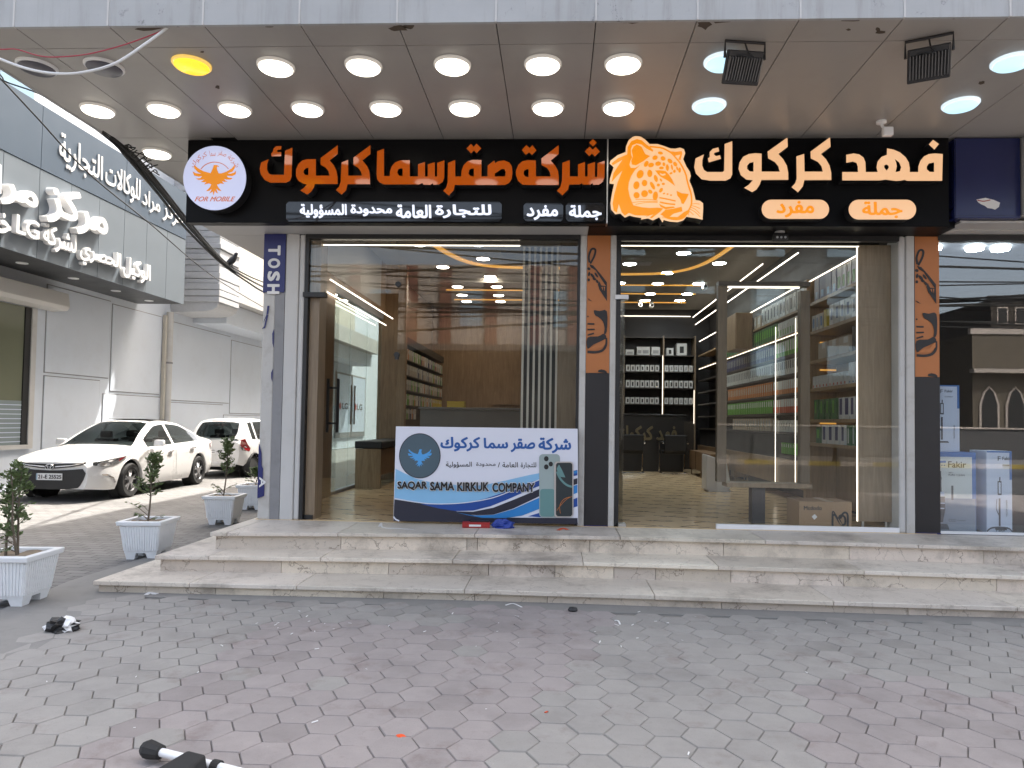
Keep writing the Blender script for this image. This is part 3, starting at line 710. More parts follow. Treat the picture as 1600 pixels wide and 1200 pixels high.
for x in (-.95, -.1):
    MB().box(x, x+.5, 11.5, 11.62, ZC-.008, ZC-.001).box(x, x+.5, 11.7, 11.82, ZC-.008, ZC-.001).build('air_vent', 'grey_metal', bld)

# front panes
for q in ((-1.715, -.78, H3+.01), (-.778, .222, H3+.01), (-2.70, -1.718, 2.85)): MB().box(q[0], q[1], 7.455, 7.463, q[2], 3.43).build('shop_window', 'glass', bld)
mb = MB()
for x, z in ((-1.72, 2.95), (-1.72, 2.19)): mb.lathe([(.03, 0), (.03, .03)], 14, (x, 7.44, z), 'Y')
mb.box(-1.74, -1.70, 7.45, 7.47, 2.14, 2.19).build('glass_clamp', 'black', bld)
MB().box(-2.733, -2.695, 7.43, 7.5, H3, ZU-.05).build('window_frame', 'black', bld); MB().box(.20, .227, 7.43, 7.5, H3, ZU-.05).build('window_frame', 'black', bld)
MB().box(-2.69, -2.585, 7.49, 7.72, H3, 3.43).build('window_reveal', 'wood_grey', bld)
door = MB().box(-2.668, -2.656, 7.50, 8.42, H3+.02, 2.84).build('glass_door', 'glass_clear', bld)
mb = MB()
for x in (-2.72, -2.60): mb.box(x-.014, x+.014, 8.24, 8.27, 1.33, 1.97)
for z in (1.44, 1.86): mb.box(-2.72, -2.60, 8.247, 8.263, z-.012, z+.012)
mb.build('handle', 'black', door, local=False)
MB().box(-2.74, -2.50, 7.40, 7.49, 2.80, 2.85).build('hinge', 'black', door)
MB().box(-2.72, -2.60, 7.47, 7.62, H3+.004, H3+.05).build('hinge', 'black', door)

# slatted divider on the right of the left shop
sd_ = thing('slatted_divider', 'tall divider of pale vertical slats on dark board inside the left shop window', 'divider', (-.1, 8.2, H3))
MB().box(-.42, .0, 8.24, 8.27, H3+.005, 3.55).build('back_board', 'slat_dark', sd_)
mb = MB()
for i in range(7): mb.box(-.42+i*.066, -.395+i*.066, 8.20, 8.239, H3+.005, 3.55)
mb.build('slats', 'slat_light', sd_)
MB().box(.01, .29, 8.20, 8.26, H3+.005, 3.6).build('end_panel', 'wood_grey', sd_)

# ---------------------------------------------------------------- right shop shell
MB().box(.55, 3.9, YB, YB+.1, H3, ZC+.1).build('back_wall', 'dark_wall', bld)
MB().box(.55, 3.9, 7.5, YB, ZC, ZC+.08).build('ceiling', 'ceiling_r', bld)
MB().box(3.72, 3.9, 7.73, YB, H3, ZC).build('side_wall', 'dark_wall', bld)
MB().box(.55, 3.9, 8.3, 8.4, 3.62, ZC-.001).build('ceiling_drop', 'room_black', bld)
mb = MB()
for Yc, xb in ((14.25, 2.9), (15.2, 2.95), (16.3, 2.95)): mb.box(.56, xb, Yc, Yc+.04, ZC-.022, ZC-.004)
pts = smooth_line([(.56, 13.2, 0), (1.4, 13.18, 0), (2.0, 13.05, 0), (2.4, 12.6, 0), (2.62, 11.8, 0), (2.74, 10.6, 0)], 6)
for a, b2 in zip(pts[:-1], pts[1:]):
    n = (b2-a).cross(Vector((0, 0, 1))).normalized()*.032
    mb.hexa([(a.x+n.x, a.y+n.y, ZC-.034), (b2.x+n.x, b2.y+n.y, ZC-.034), (b2.x-n.x, b2.y-n.y, ZC-.034), (a.x-n.x, a.y-n.y, ZC-.034)],
            [(a.x+n.x, a.y+n.y, ZC-.004), (b2.x+n.x, b2.y+n.y, ZC-.004), (b2.x-n.x, b2.y-n.y, ZC-.004), (a.x-n.x, a.y-n.y, ZC-.004)])
mb.build('cove_light', 'cove', bld)
mb = MB().box(.66, 3.18, 7.56, 7.575, 3.402, 3.410).box(.56, 3.25, YB-.03, YB-.01, 4.125, 4.137).box(3.30, 3.315, 11.5, YB-.05, 4.10, 4.115).box(3.36, 3.375, 10, YB-.05, 3.92, 3.935)
mb.build('led_strip', 'led', bld)
MB().box(1.10, 1.62, 12.2, 12.5, ZC-.008, ZC-.001).build('air_vent', 'grey_metal', bld)
MB().box(1.675, 3.53, 7.455, 7.463, H3+.055, 3.43).build('shop_window', 'glass', bld); MB().box(.66, 1.67, 7.455, 7.463, 2.87, 3.43).build('shop_window', 'glass', bld)
MB().box(1.675, 3.535, 7.44, 7.478, H3+.004, H3+.052).build('window_rail', 'rail_white', bld)
MB().box(.612, 3.535, 7.43, 7.5, 3.43, ZU-.001).build('window_frame', 'black', bld); MB().box(.613, .66, 7.44, 7.5, H3, 3.43).build('window_frame', 'black', bld)
door = MB().box(.70, .712, 7.50, 8.45, H3+.02, 2.86).build('glass_door', 'glass_clear', bld)
MB().tube([(.76, 8.3, 1.30), (.76, 8.3, 1.95)], .013, 10).tube([(.706, 8.3, 1.42), (.76, 8.3, 1.42)], .009, 8).tube([(.706, 8.3, 1.83), (.76, 8.3, 1.83)], .009, 8).build('handle', 'chrome', door)
MB().box(.60, .74, 7.41, 7.5, 2.80, 2.845).build('hinge', 'alu', door)
MB().box(.63, .74, 7.44, 7.6, H3+.004, H3+.03).build('hinge', 'alu', door)

# ---------------------------------------------------------------- third shop on the right
MB().box(3.93, 9, 7.455, 7.463, H3+.03, 3.44).build('shop_window', 'glass_dark', bld)
MB().box(3.93, 9, 7.44, 7.48, H3+.002, H3+.028).build('window_rail', 'rail_white', bld)
MB().box(3.93, 9, 7.43, 7.5, 3.44, ZU+.015).build('window_head', 'black', bld)
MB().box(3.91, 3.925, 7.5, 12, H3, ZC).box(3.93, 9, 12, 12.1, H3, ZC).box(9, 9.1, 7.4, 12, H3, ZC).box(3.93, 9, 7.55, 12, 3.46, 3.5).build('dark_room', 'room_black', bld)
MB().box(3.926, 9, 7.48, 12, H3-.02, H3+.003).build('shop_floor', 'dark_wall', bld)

# ---------------------------------------------------------------- opposite side of the road (seen in the panes)
op = thing('opposite_building', 'pale building with red columns across the road, reflected in the left shop window', 'building', (-3, -20, 0))
MB().box(-12, 1.2, -30, -20, .12, 9.3).build('wall', 'opp_pale', op)
mb = MB().box(-12.1, 1.3, -19.99, -19.0, 4.9, 5.2).build('balcony', 'opp_grey', op)
for x in (-10.5, -7.6, -5.9, -3.6, -1.4, .5): MB().box(x, x+.55, -19.99, -19.75, 5.2, 9.2).build('column', 'brick_red', op)
MB().box(-12, 1.2, -19.98, -19.9, .12, 4.88).build('ground_floor', 'opp_brown', op)
for x in (-9.5, -4.9, -.2): MB().box(x, x+1.1, -19.99, -19.93, 6.2, 8.0).build('window', 'window_blue', op)
o2 = thing('stone_house', 'brown stone house with flat roofs across the road, reflected in the right-hand window', 'house', (25, -22, 0))
XH = 15.0
MB().box(21.2, 34, -32, -22, .12, 6.3).build('wall', 'opp_stone', o2)
MB().box(22.5, 25.5, -30, -22.6, 6.31, 8.2).build('upper_room', 'opp_brown', o2); MB().box(25.6, 32, -30, -22.3, 6.32, 7.6).build('upper_room', 'opp_pale', o2)
mb = MB()
for x in (22.8, 23.7, 24.6): mb.box(x, x+.55, -22.6, -22.56, 6.9, 7.8)
mb.build('window', 'opp_pale', o2)
for x in (22.86, 23.76, 24.66): MB().box(x, x+.43, -22.559, -22.55, 6.96, 7.74).build('window_pane', 'room_black', o2)
MB().box(21.1, 34.1, -22.2, -21.95, 6.31, 6.6).build('parapet', 'opp_pale', o2)
MB().box(22.4, 25.6, -22.75, -22.55, 8.21, 8.4).build('parapet', 'opp_grey', o2)
for x in (21.5, 22.8, 24.1, 25.4):
    for q, mm in ((0, 'opp_pale'), (.12, 'room_black')):
        MB().prism([(x+q, 1.4), (x+q, 2.7), (x+.2+q*.8, 3.3), (x+.5, 3.65-q), (x+.8-q*.8, 3.3), (x+1.0-q, 2.7), (x+1.0-q, 1.4)], lambda u, v, w: (u, -21.99+w+q*.2, v), .06).build('arch_window', mm, o2)
MB().box(21, 34.1, -21.9, -21.5, 4.3, 4.5).build('cornice', 'opp_pale', o2)
o3 = thing('garden_wall', 'low grey block wall across the road reflected in the right shop window', 'wall', (8, -17.4, 0))
MB().box(1.3, 40, -17.6, -17.3, .12, 1.45).build('wall_face', 'opp_grey', o3); MB().box(1.25, 40, -17.65, -17.25, 1.452, 1.53).build('coping', 'opp_pale', o3)
o4 = thing('brown_building', 'tall brown building across the road, reflected in the right shop window', 'building', (10, -21, 0))
MB().box(1.3, 18.3, -31, -21, .12, 12.5).build('wall', 'opp_brown', o4)
for zz in (4, 7, 10):
    for xx in (3, 6.5, 10, 13.5): MB().box(xx, xx+1.4, -20.99, -20.9, zz, zz+1.5).build('window', 'window_blue', o4)
o5 = thing('shade_building', 'unseen tall building added behind the shops to shade the side street', 'building', (2, 30, 0))  # out of view, added to keep sun off the far store wall
MB().box(-3.2, 10, 25, 50, 0, 15).build('wall', 'plaster', o5)
bo = thing('bollard', 'black post bollards across the road, reflected in the right shop window', 'bollard', (7.6, -12.9, .12), 'reflected roadside bollards')
MB().lathe([(.16, 0), (.14, .06), (.09, .15), (.07, .62), (.085, .66), (.085, .70), (.05, .74), (.075, .80), (.06, .88), (.02, .92)], 16).build('post', 'cable', bo, True, local=True)
for i in range(1, 8): dup(bo, (7.6-1.6*i if i < 6 else 7.6+1.6*(i-5), -12.9, .12))
for i, (y0, z0, y1, z1, sag) in enumerate(((-5, 7.4, -5.4, 7.0, .5), (-5, 7.7, -5.2, 7.9, .3), (-6, 6.4, -5.5, 6.6, .8), (-5.6, 8.3, -7, 7.3, .4), (-5, 6.9, -5, 8.6, .3), (-6, 5.9, -6, 5.5, .5), (-5, 9.1, -5, 7.5, .6), (-5.5, 8.6, -6, 9.0, .9), (-6, 7.0, -4.5, 9.4, .5), (-5, 5.2, -8, 10.5, .4), (-6, 10.4, -5, 5.4, .3), (-5, 6.2, -9, 8.8, 1.6), (-7, 5.0, -5, 8.0, 1.2), (-5, 4.2, -6, 6.6, .3), (-6, 6.2, -5, 4.4, .9), (-5, 6.8, -6, 5.6, .2), (-5, 7.4, -7, 4.2, .7), (-7, 5.6, -5, 5.0, .9), (-6, 3.6, -6, 7.6, .2), (-5, 5.4, -5, 6.1, 1.3), (-6, 8.4, -6, 4.6, .2), (-5, 4.9, -6, 5.9, .4), (-5, 9.5, -7, 6.6, 1.0), (-5, 8.0, -6, 8.1, .7))):
    pts = [(-14+t*56, y0+(y1-y0)*t, z0+(z1-z0)*t-sag*4*t*(1-t)) for t in [q/24 for q in range(25)]]
    tag(MB().tube(pts, .022 if i % 3 else .035, 5).build('power_cable', 'cable'), 'black overhead cable across the road seen only in the window reflections', 'cable', 'overhead cables over the road')

# ================================================================ SHOP SIGNS
fs = thing('falcon_sign', 'black sign board with big orange Arabic letters and a round white falcon emblem', 'sign', (-1.68, 7.05, ZU))
MB().box(-3.835, .468, 7.0, 7.11, ZU+.001, ZS-.004).build('board', 'black_panel', fs, bevel=.003)
MB().box(.470, .482, 6.996, 7.11, ZU, ZS-.004).build('edge_trim', 'alu', fs)
YL, DL = 6.88, .118
O1, O2, O3, O4, O5, S8 = (400, 210), (580, 210), (760, 210), (1080, 210), (1280, 210), .125
def letters(name, sets, mats, parent, Y=YL, d=DL):
    mb = MB()
    for o, L in sets: plate(mb, crop(o, S8, L), Y, d, 0, 1)
    return mb.build(name, mats, parent)
om = ['orange_acr', 'black']
letters('lettering', [(O1, [(455, 165), (445, 530), (425, 580), (375, 603), (180, 603), (110, 570), (60, 500), (45, 430), (65, 350), (160, 310), (140, 370), (138, 440), (160, 490), (200, 505), (350, 505), (362, 205)]),
    (O1, [(318, 145), (250, 148), (218, 180), (210, 220), (190, 235), (193, 275), (315, 272), (315, 220), (270, 222), (262, 205), (275, 192), (315, 190)]),
    (O1, [[(1022, 135), (1022, 245), (922, 325), (975, 390), (1005, 455), (1020, 540), (1020, 620), (735, 620), (725, 660), (690, 715), (640, 752), (553, 700), (600, 668), (635, 625), (590, 615), (530, 580), (500, 520), (500, 440), (530, 370), (580, 325), (640, 310), (748, 310), (748, 515), (920, 515), (905, 460), (870, 415), (808, 378), (808, 295)], [(655, 415), (655, 510), (610, 505), (593, 475), (600, 445), (625, 422)]]),
    (O1, [(1430, 135), (1430, 245), (1330, 325), (1385, 390), (1415, 455), (1425, 540), (1425, 622), (1145, 622), (1125, 700), (1070, 753), (1000, 695), (1040, 650), (1058, 590), (1070, 350), (1152, 318), (1152, 515), (1325, 515), (1310, 465), (1280, 420), (1218, 380), (1218, 290)])], om, fs)
letters('lettering', [(O2, [[(160, 180), (160, 520), (232, 520), (235, 460), (255, 400), (300, 350), (360, 325), (482, 322), (482, 525), (585, 525), (585, 375), (672, 345), (672, 525), (707, 525), (707, 375), (795, 348), (795, 525), (825, 525), (825, 355), (915, 325), (913, 540), (895, 590), (850, 625), (775, 630), (770, 612), (740, 630), (650, 628), (640, 608), (600, 625), (160, 625), (105, 600), (75, 560), (68, 500), (75, 210)], [(393, 425), (393, 522), (350, 515), (325, 480), (335, 440), (365, 425)]])], om, fs)
letters('lettering', [(O2, [[(1050, 320), (1050, 525), (1125, 525), (1130, 450), (1155, 385), (1205, 335), (1270, 318), (1378, 320), (1378, 525), (1455, 525), (1455, 390), (1540, 325), (1545, 360), (1590, 335), (1660, 325), (1725, 350), (1758, 400), (1765, 480), (1755, 560), (1720, 610), (1670, 632), (1045, 632), (1030, 700), (970, 765), (900, 705), (940, 660), (955, 600), (960, 355)],
    [(1545, 525), (1545, 490), (1630, 432), (1665, 435), (1680, 470), (1675, 525)], [(1283, 425), (1283, 525), (1240, 520), (1215, 490), (1225, 445), (1250, 428)]]), (O2, [(1190, 175), (1248, 118), (1280, 155), (1318, 115), (1375, 175), (1318, 235), (1283, 200), (1248, 237)])], om, fs)
letters('lettering', [(O3, [[(903, 135), (903, 245), (805, 328), (860, 390), (895, 455), (905, 540), (905, 632), (530, 632), (450, 628), (395, 580), (370, 510), (370, 450), (400, 380), (450, 335), (520, 322), (618, 325), (618, 525), (803, 525), (790, 465), (760, 420), (690, 385), (688, 300)], [(527, 435), (527, 535), (485, 525), (465, 495), (470, 455), (495, 437)]]),
    (O3, [(443, 195), (500, 133), (540, 170), (575, 135), (625, 200), (570, 258), (535, 225), (490, 255)]),
    (O3, [(1042, 322), (1042, 525), (1145, 525), (1145, 375), (1232, 345), (1232, 525), (1265, 525), (1265, 375), (1358, 345), (1355, 530), (1385, 530), (1388, 360), (1478, 330), (1475, 540), (1455, 590), (1410, 628), (1335, 630), (1325, 608), (1300, 628), (1205, 628), (1195, 610), (1165, 625), (1035, 628), (1020, 690), (950, 762), (880, 705), (925, 655), (945, 580), (950, 355)]),
    (O3, [(1283, 103), (1332, 58), (1380, 103), (1332, 152)]), (O3, [(1230, 212), (1290, 152), (1328, 190), (1365, 155), (1418, 215), (1355, 275), (1320, 240), (1285, 272)])], om, fs)
# glossy sub-panels with white words
for x0, x1, y0, y1, words in ((447, 784, 315, 346, [('للتجارة', 680, 768, 320, 341), ('العامة', 619, 674, 320, 341), ('محدودة', 548, 613, 320, 338), ('المسؤولية', 469, 542, 319, 341)]), (818, 880, 317, 346, [('مفرد', 823, 872, 321, 344)]), (884, 945, 317, 346, [('جملة', 889, 940, 321, 344)])):
    mb = MB(); plate(mb, [[(x0+4, y0), (x1-4, y0), (x1, y0+4), (x1, y1-4), (x1-4, y1), (x0+4, y1), (x0, y1-4), (x0, y0+4)]], 6.975, .024)
    p = mb.build('glossy_panel', 'black_gloss' if 'black_gloss' in M else 'black_panel', fs)
    mb = MB()
    for w, a, b2, t, bt in words: text_px(mb, w, 6.974, a, b2, t, bt, .012, .028)
    mb.build('wording', 'sub_white', p)
# round emblem
S10, O7 = .1, (280, 220)
mb = MB(); plate(mb, crop(O7, S10, ell(555, 582, 492, 503, 0, 64)), 6.86, .13, 0, 1); disc = mb.build('emblem_disc', ['logo_white', 'black'], fs)
mb = MB(); plate(mb, crop(O7, S10, [(540, 378), (590, 378), (618, 395), (615, 412), (600, 395), (585, 412), (590, 450), (615, 508), (660, 508), (740, 480), (820, 430), (865, 375), (868, 420), (830, 480), (750, 510), (800, 514), (860, 495), (885, 470), (880, 520), (830, 550), (740, 545), (760, 570), (832, 583), (800, 605), (740, 605), (700, 592), (720, 620), (755, 635), (700, 640), (668, 628), (690, 660), (700, 675), (640, 665), (612, 678), (590, 682), (605, 720), (660, 785), (610, 775), (580, 745), (590, 790), (608, 822), (570, 805), (556, 770), (548, 810), (530, 848), (525, 790), (505, 802), (470, 822), (500, 775), (505, 745), (470, 780), (420, 785), (480, 725), (500, 682), (462, 665), (390, 680), (425, 640), (392, 648), (340, 640), (402, 600), (370, 606), (300, 610), (260, 590), (330, 582), (360, 548), (300, 560), (230, 540), (210, 478), (260, 505), (350, 517), (290, 490), (235, 430), (235, 375), (290, 425), (380, 475), (490, 505), (520, 440)]), 6.856, .004)
mb.build('falcon', 'logo_orange', disc)
mb = MB(); plate(mb, crop(O7, S10, stroke([(336, 440), (400, 378), (480, 342), (555, 332), (640, 346), (710, 382), (768, 438)], 11)), 6.856, .004); mb.build('emblem_arc', 'logo_red', disc); mb = MB()
text_px(mb, 'FOR MOBILE', 6.86, 304, 364.5, 307.2, 314.8, .004, .012, 0, None, .06); mb.build('emblem_caption', 'logo_red', disc)
# words round the rim
cx, cy, rr = 555, 582, 372
words = [('كركوك', 206, 252), ('سما', 258, 272), ('صقر', 277, 297), ('شركة', 302, 334)]
for w, a0, a1 in words:
    uv, fc, _, _ = text_geo(shape(w)); hgt = 95; pts = []
    for u, v in uv:
        t = R_(a0+(a1-a0)*u); r = rr-28+hgt*v; p = onY(280+(cx+r*math.cos(t))*.1, 220+(cy+r*math.sin(t))*.1, 6.856); pts.append(p)
    MB().add(pts, fc).build('emblem_wording', 'logo_red', disc)

ls = thing('leopard_sign', 'black sign board with lit cream Arabic letters and an orange leopard head', 'sign', (2.14, 7.05, ZU))
MB().box(.484, 3.81, 7.0, 7.11, ZU-.022, ZS-.004).build('board', 'black_panel', ls, bevel=.003)
cm = ['cream_lit', 'black']
letters('lettering', [(O4, [(513, 85), (513, 500), (490, 550), (430, 578), (230, 578), (130, 560), (60, 490), (37, 410), (55, 300), (160, 250), (140, 320), (138, 390), (160, 445), (200, 470), (395, 470), (412, 450), (418, 120)]),
    (O4, [(340, 163), (270, 180), (232, 220), (230, 285), (208, 298), (220, 350), (372, 305), (362, 260), (310, 270), (285, 250), (290, 230), (350, 212)]),
    (O4, [[(1203, 38), (1207, 155), (1090, 245), (1150, 310), (1195, 390), (1213, 480), (1213, 568), (878, 570), (855, 630), (815, 690), (762, 722), (660, 668), (720, 630), (770, 572), (690, 565), (620, 510), (592, 430), (605, 350), (650, 280), (720, 245), (800, 235), (880, 240), (880, 465), (1105, 465), (1090, 400), (1045, 345), (962, 300), (955, 215)], [(780, 345), (778, 465), (730, 462), (700, 430), (700, 390), (730, 355)]]),
    (O4, [(1412, 243), (1417, 465), (1645, 465), (1630, 400), (1585, 345), (1495, 300), (1492, 215), (1735, 35), (1743, 155), (1622, 245), (1685, 310), (1730, 390), (1750, 480), (1752, 570), (1415, 572), (1395, 650), (1335, 725), (1255, 660), (1300, 610), (1318, 560), (1315, 275)])], cm, ls)
letters('lettering', [(O5, [[(338, 255), (430, 238), (500, 250), (555, 290), (578, 350), (582, 470), (730, 470), (717, 410), (730, 340), (780, 280), (845, 255), (848, 175), (930, 190), (1010, 225), (1080, 285), (1120, 350), (1132, 420), (1132, 470), (1237, 470), (1240, 400), (1265, 330), (1310, 275), (1370, 245), (1450, 238), (1545, 245), (1537, 580), (1100, 580), (1065, 568), (1020, 578), (960, 582), (880, 572), (830, 565), (760, 575), (288, 575), (288, 470), (485, 470), (482, 400), (465, 355), (420, 340), (338, 355)],
    [(840, 375), (865, 390), (870, 415), (845, 452), (815, 420), (812, 390)], [(945, 308), (1000, 350), (1025, 410), (1010, 460), (955, 470), (970, 400), (962, 350)], [(1437, 350), (1435, 470), (1380, 468), (1345, 435), (1345, 400), (1370, 362)]]),
    (O5, [(1370, 125), (1425, 68), (1497, 120), (1440, 190)])], cm, ls)
for x0, x1, y0, y1, w, a, b2, t, bt in ((1190, 1295.5, 312, 342, 'مفرد', 1213, 1272, 314, 340), (1326, 1431.5, 312, 343, 'جملة', 1347, 1410, 315, 341)):
    r = (y1-y0)/2; cyy = (y0+y1)/2
    L = [(x0+r+r*math.cos(q), cyy+r*math.sin(q)) for q in [math.pi/2+math.pi*i/14 for i in range(15)]]+[(x1-r+r*math.cos(q), cyy+r*math.sin(q)) for q in [-math.pi/2+math.pi*i/14 for i in range(15)]]
    mb = MB(); plate(mb, [L], YL, DL, 0, 1); p = mb.build('pill_panel', ['cream_lit', 'black'], ls)
    mb = MB(); text_px(mb, w, YL, a, b2, t, bt, .004, .03); mb.build('wording', 'leo_orange', p)
# leopard head
O6 = (940, 205)
def leo(mb, L, Y=6.836, d=.004): plate(mb, crop(O6, S8, L), Y, d)
mb = MB(); plate(mb, crop(O6, S8, [(430, 60), (490, 68), (540, 100), (600, 160), (700, 160), (780, 185), (860, 215), (920, 218), (980, 205), (1030, 225), (1045, 275), (1020, 350), (1060, 440), (1105, 510), (1115, 560), (1098, 620), (1140, 720), (1175, 860), (1230, 870), (1268, 900), (1270, 960), (1262, 1108), (1190, 1090), (1060, 1070), (1020, 1115), (950, 1138), (850, 1130), (775, 1110), (762, 1142), (720, 1078), (640, 1115), (580, 1090), (490, 1105), (500, 1085), (400, 1070), (350, 1055), (290, 1080), (235, 1030), (170, 1038), (120, 980), (110, 900), (130, 780), (155, 662), (100, 655), (105, 590), (150, 450), (100, 405), (110, 370), (200, 300), (300, 260), (305, 190), (340, 110), (390, 70)]), 6.84, .158, 0, 1)
head = mb.build('leopard_head', ['leo_cream', 'black'], ls)
mb = MB()
leo(mb, [(440, 98), (500, 112), (560, 165), (600, 195), (645, 235), (640, 255), (560, 215), (500, 165), (440, 152), (385, 175), (365, 230), (370, 290), (382, 330), (360, 370), (348, 420), (365, 458), (420, 460), (480, 425), (420, 480), (370, 560), (340, 640), (332, 720), (350, 810), (395, 925), (500, 950), (600, 960), (700, 955), (770, 965), (740, 1000), (630, 1085), (600, 1080), (650, 1040), (560, 1055), (420, 1050), (340, 1020), (290, 1055), (250, 1010), (215, 910), (190, 1015), (150, 990), (138, 900), (160, 780), (200, 640), (260, 490), (190, 560), (125, 635), (150, 520), (260, 355), (140, 425), (125, 400), (200, 340), (320, 290), (325, 200), (370, 125)])
leo(mb, [(440, 165), (500, 195), (545, 285), (605, 310), (520, 375), (430, 425), (380, 415), (370, 370), (390, 320), (375, 240), (400, 190)], 6.835)
leo(mb, stroke([(600, 192), (690, 200), (770, 215), (870, 270), (930, 335), (990, 410), (1050, 530), (1066, 600), (1090, 690), (1118, 780), (1125, 900), (1080, 1005), (1030, 1075), (950, 1103), (850, 1092), (780, 1065)], 18), 6.834)
leo(mb, [(850, 250), (930, 258), (1000, 248), (1010, 275), (985, 362), (960, 350), (985, 290), (900, 310), (880, 285)], 6.833)
for e in ((735, 272, 32, 18, .2), (668, 330, 34, 27, -.3), (768, 340, 32, 26, .5), (558, 408, 26, 40, .5), (618, 422, 37, 28, -.3), (707, 405, 36, 27, -.1), (778, 412, 17, 24, -.2), (748, 458, 30, 17, 0), (822, 455, 19, 42, -.1), (855, 372, 36, 24, .7), (920, 410, 32, 22, .9), (880, 450, 11, 36, -.2), (910, 500, 17, 20, 0), (945, 465, 10, 26, -.3), (975, 485, 17, 32, 0), (868, 525, 20, 13, -.3), (482, 537, 42, 54, .4), (602, 527, 32, 46, -.1), (678, 590, 22, 46, -.3), (435, 675, 38, 50, .2), (537, 647, 34, 40, 0), (637, 680, 22, 54, -.5), (437, 800, 38, 40, -.4), (537, 780, 42, 43, 0), (608, 755, 30, 22, .7), (672, 808, 32, 56, .1), (743, 737, 20, 32, .6), (710, 672, 20, 18, 0), (772, 658, 20, 14, 0), (742, 610, 12, 22, -.6), (780, 778, 15, 9, -.4), (825, 785, 13, 9, 0), (868, 798, 13, 9, 0)):
    leo(mb, ell(*e, n=14), 6.835)
leo(mb, [(672, 490), (735, 488), (800, 498), (840, 540), (880, 600), (918, 682), (860, 640), (800, 600), (740, 570), (700, 530)])
leo(mb, [(938, 745), (1000, 775), (1090, 785), (1060, 850), (1025, 910), (1000, 900), (985, 850), (945, 800)])
leo(mb, stroke([(722, 830), (820, 848), (926, 872)], 15)); leo(mb, stroke([(728, 885), (820, 905), (920, 914)], 17))
leo(mb, [(720, 908), (800, 948), (900, 940), (915, 955), (800, 975), (740, 945)])
leo(mb, [(800, 980), (900, 968), (1000, 945), (1010, 1000), (900, 1030), (850, 1070), (950, 1073), (1030, 1010), (1080, 985), (1100, 1010), (1040, 1080), (950, 1105), (830, 1087), (735, 1040)], 6.837)
for q in ([(1120, 912), (1170, 905), (1225, 911)], [(1115, 928), (1170, 940), (1230, 966)], [(1110, 948), (1170, 975), (1230, 1030)], [(1100, 970), (1170, 1010), (1235, 1072)], [(1090, 990), (1150, 1045)], [(1080, 1000), (1090, 1052)], [(700, 862), (560, 850), (425, 853)], [(700, 878), (540, 876), (385, 890)], [(700, 890), (560, 890), (425, 914)], [(740, 960), (680, 1010), (560, 1065)], [(800, 980), (780, 1030), (765, 1088)]):
    leo(mb, stroke(q, 6), 6.836)
mb.build('leopard_markings', 'leo_orange', head)
mb = MB(); plate(mb, crop(O6, S8, [(725, 520), (760, 535), (795, 528), (800, 545), (765, 556), (738, 545)]), 6.831, .003); mb.build('leopard_eye', 'leo_cream', head)

# blank blue light box and its grey neighbour
t = thing('blue_light_box', 'blank dark blue light box with a torn white sticker, right of the leopard sign', 'sign', (4.15, 7.0, 3.52))
MB().box(3.86, 4.49, 6.99, 7.28, 3.545, ZS-.006).build('case', 'blue_sign', t, bevel=.01)
MB().box(3.865, 4.425, 6.982, 6.989, 3.57, ZS-.03).build('face', 'blue_sign', t)
mb = MB(); plate(mb, crop((1400, 180), 1/6, [(755, 790), (840, 775), (920, 795), (975, 820), (965, 860), (930, 885), (900, 875), (860, 870), (835, 850), (800, 835), (770, 815)]), 6.978, .002); mb.build('torn_sticker', 'paper_white', t)
mb = MB(); plate(mb, crop((1400, 180), 1/6, stroke([(765, 796), (820, 806), (885, 794)], 9)), 6.974, .002); mb.build('sticker_print', 'red_box', t)
t = thing('grey_sign_box', 'pale grey sign box cut by the right edge of the picture', 'sign', (4.9, 7.0, 3.55))
MB().box(4.50, 5.4, 6.88, 7.25, 3.58, ZS-.004).build('case', 'soffit_grey', t, bevel=.006); MB().box(4.56, 5.4, 6.872, 6.879, 3.62, 4.25).build('face', 'white_plastic', t)
# vertical sign on the corner pillar, its lower half torn off
t = thing('corner_pillar_sign', 'torn blue vertical sign with white letters on the left corner pillar', 'sign', (-3.06, 7.42, 2.2))
mb = MB().prism([(-3.183, 3.48), (-2.947, 3.48), (-2.947, 2.86), (-2.96, 2.845), (-3.0, 2.85), (-3.05, 2.86), (-3.08, 2.84), (-3.12, 2.83), (-3.15, 2.85), (-3.183, 2.84)], lambda u, v, w: (u, 7.412+w, v), .016); mb.build('sign_face', 'tosh_blue', t)
mb = MB(); z = 3.355
for ch in 'TOSH':
    h = .125; put_text(mb, ch, (-3.135, 7.412, z), (0, 0, -h*.86), (.135, 0, 0), (0, -1, 0), .003, .045); z -= .140
mb.build('lettering', 'paper_white', t)
for L in ([(-3.17, 2.52), (-3.12, 2.62), (-3.11, 2.70), (-3.13, 2.70), (-3.14, 2.60), (-3.16, 2.55)], [(-3.185, 2.45), (-3.15, 2.46), (-3.12, 2.60), (-3.135, 2.60), (-3.16, 2.48)], [(-3.07, 2.40), (-3.052, 2.45), (-3.052, 2.25), (-3.065, 2.3)], [(-3.07, 1.98), (-3.052, 2.02), (-3.055, 1.88), (-3.068, 1.92)],
          [(-3.183, 1.22), (-3.15, 1.12), (-3.145, .98), (-3.13, .95), (-3.13, .80), (-3.11, .78), (-3.11, .66), (-3.183, .63)]): MB().prism(L, lambda u, v, w: (u, 7.418+w, v), .005).build('torn_scrap', 'tosh_blue', t)
mb = MB(); put_text(mb, 'A', (-3.165, 7.418, .86), (0, 0, -.11), (.07, 0, 0), (0, -1, 0), .004, .02); mb.build('torn_letter', 'paper_white', t)

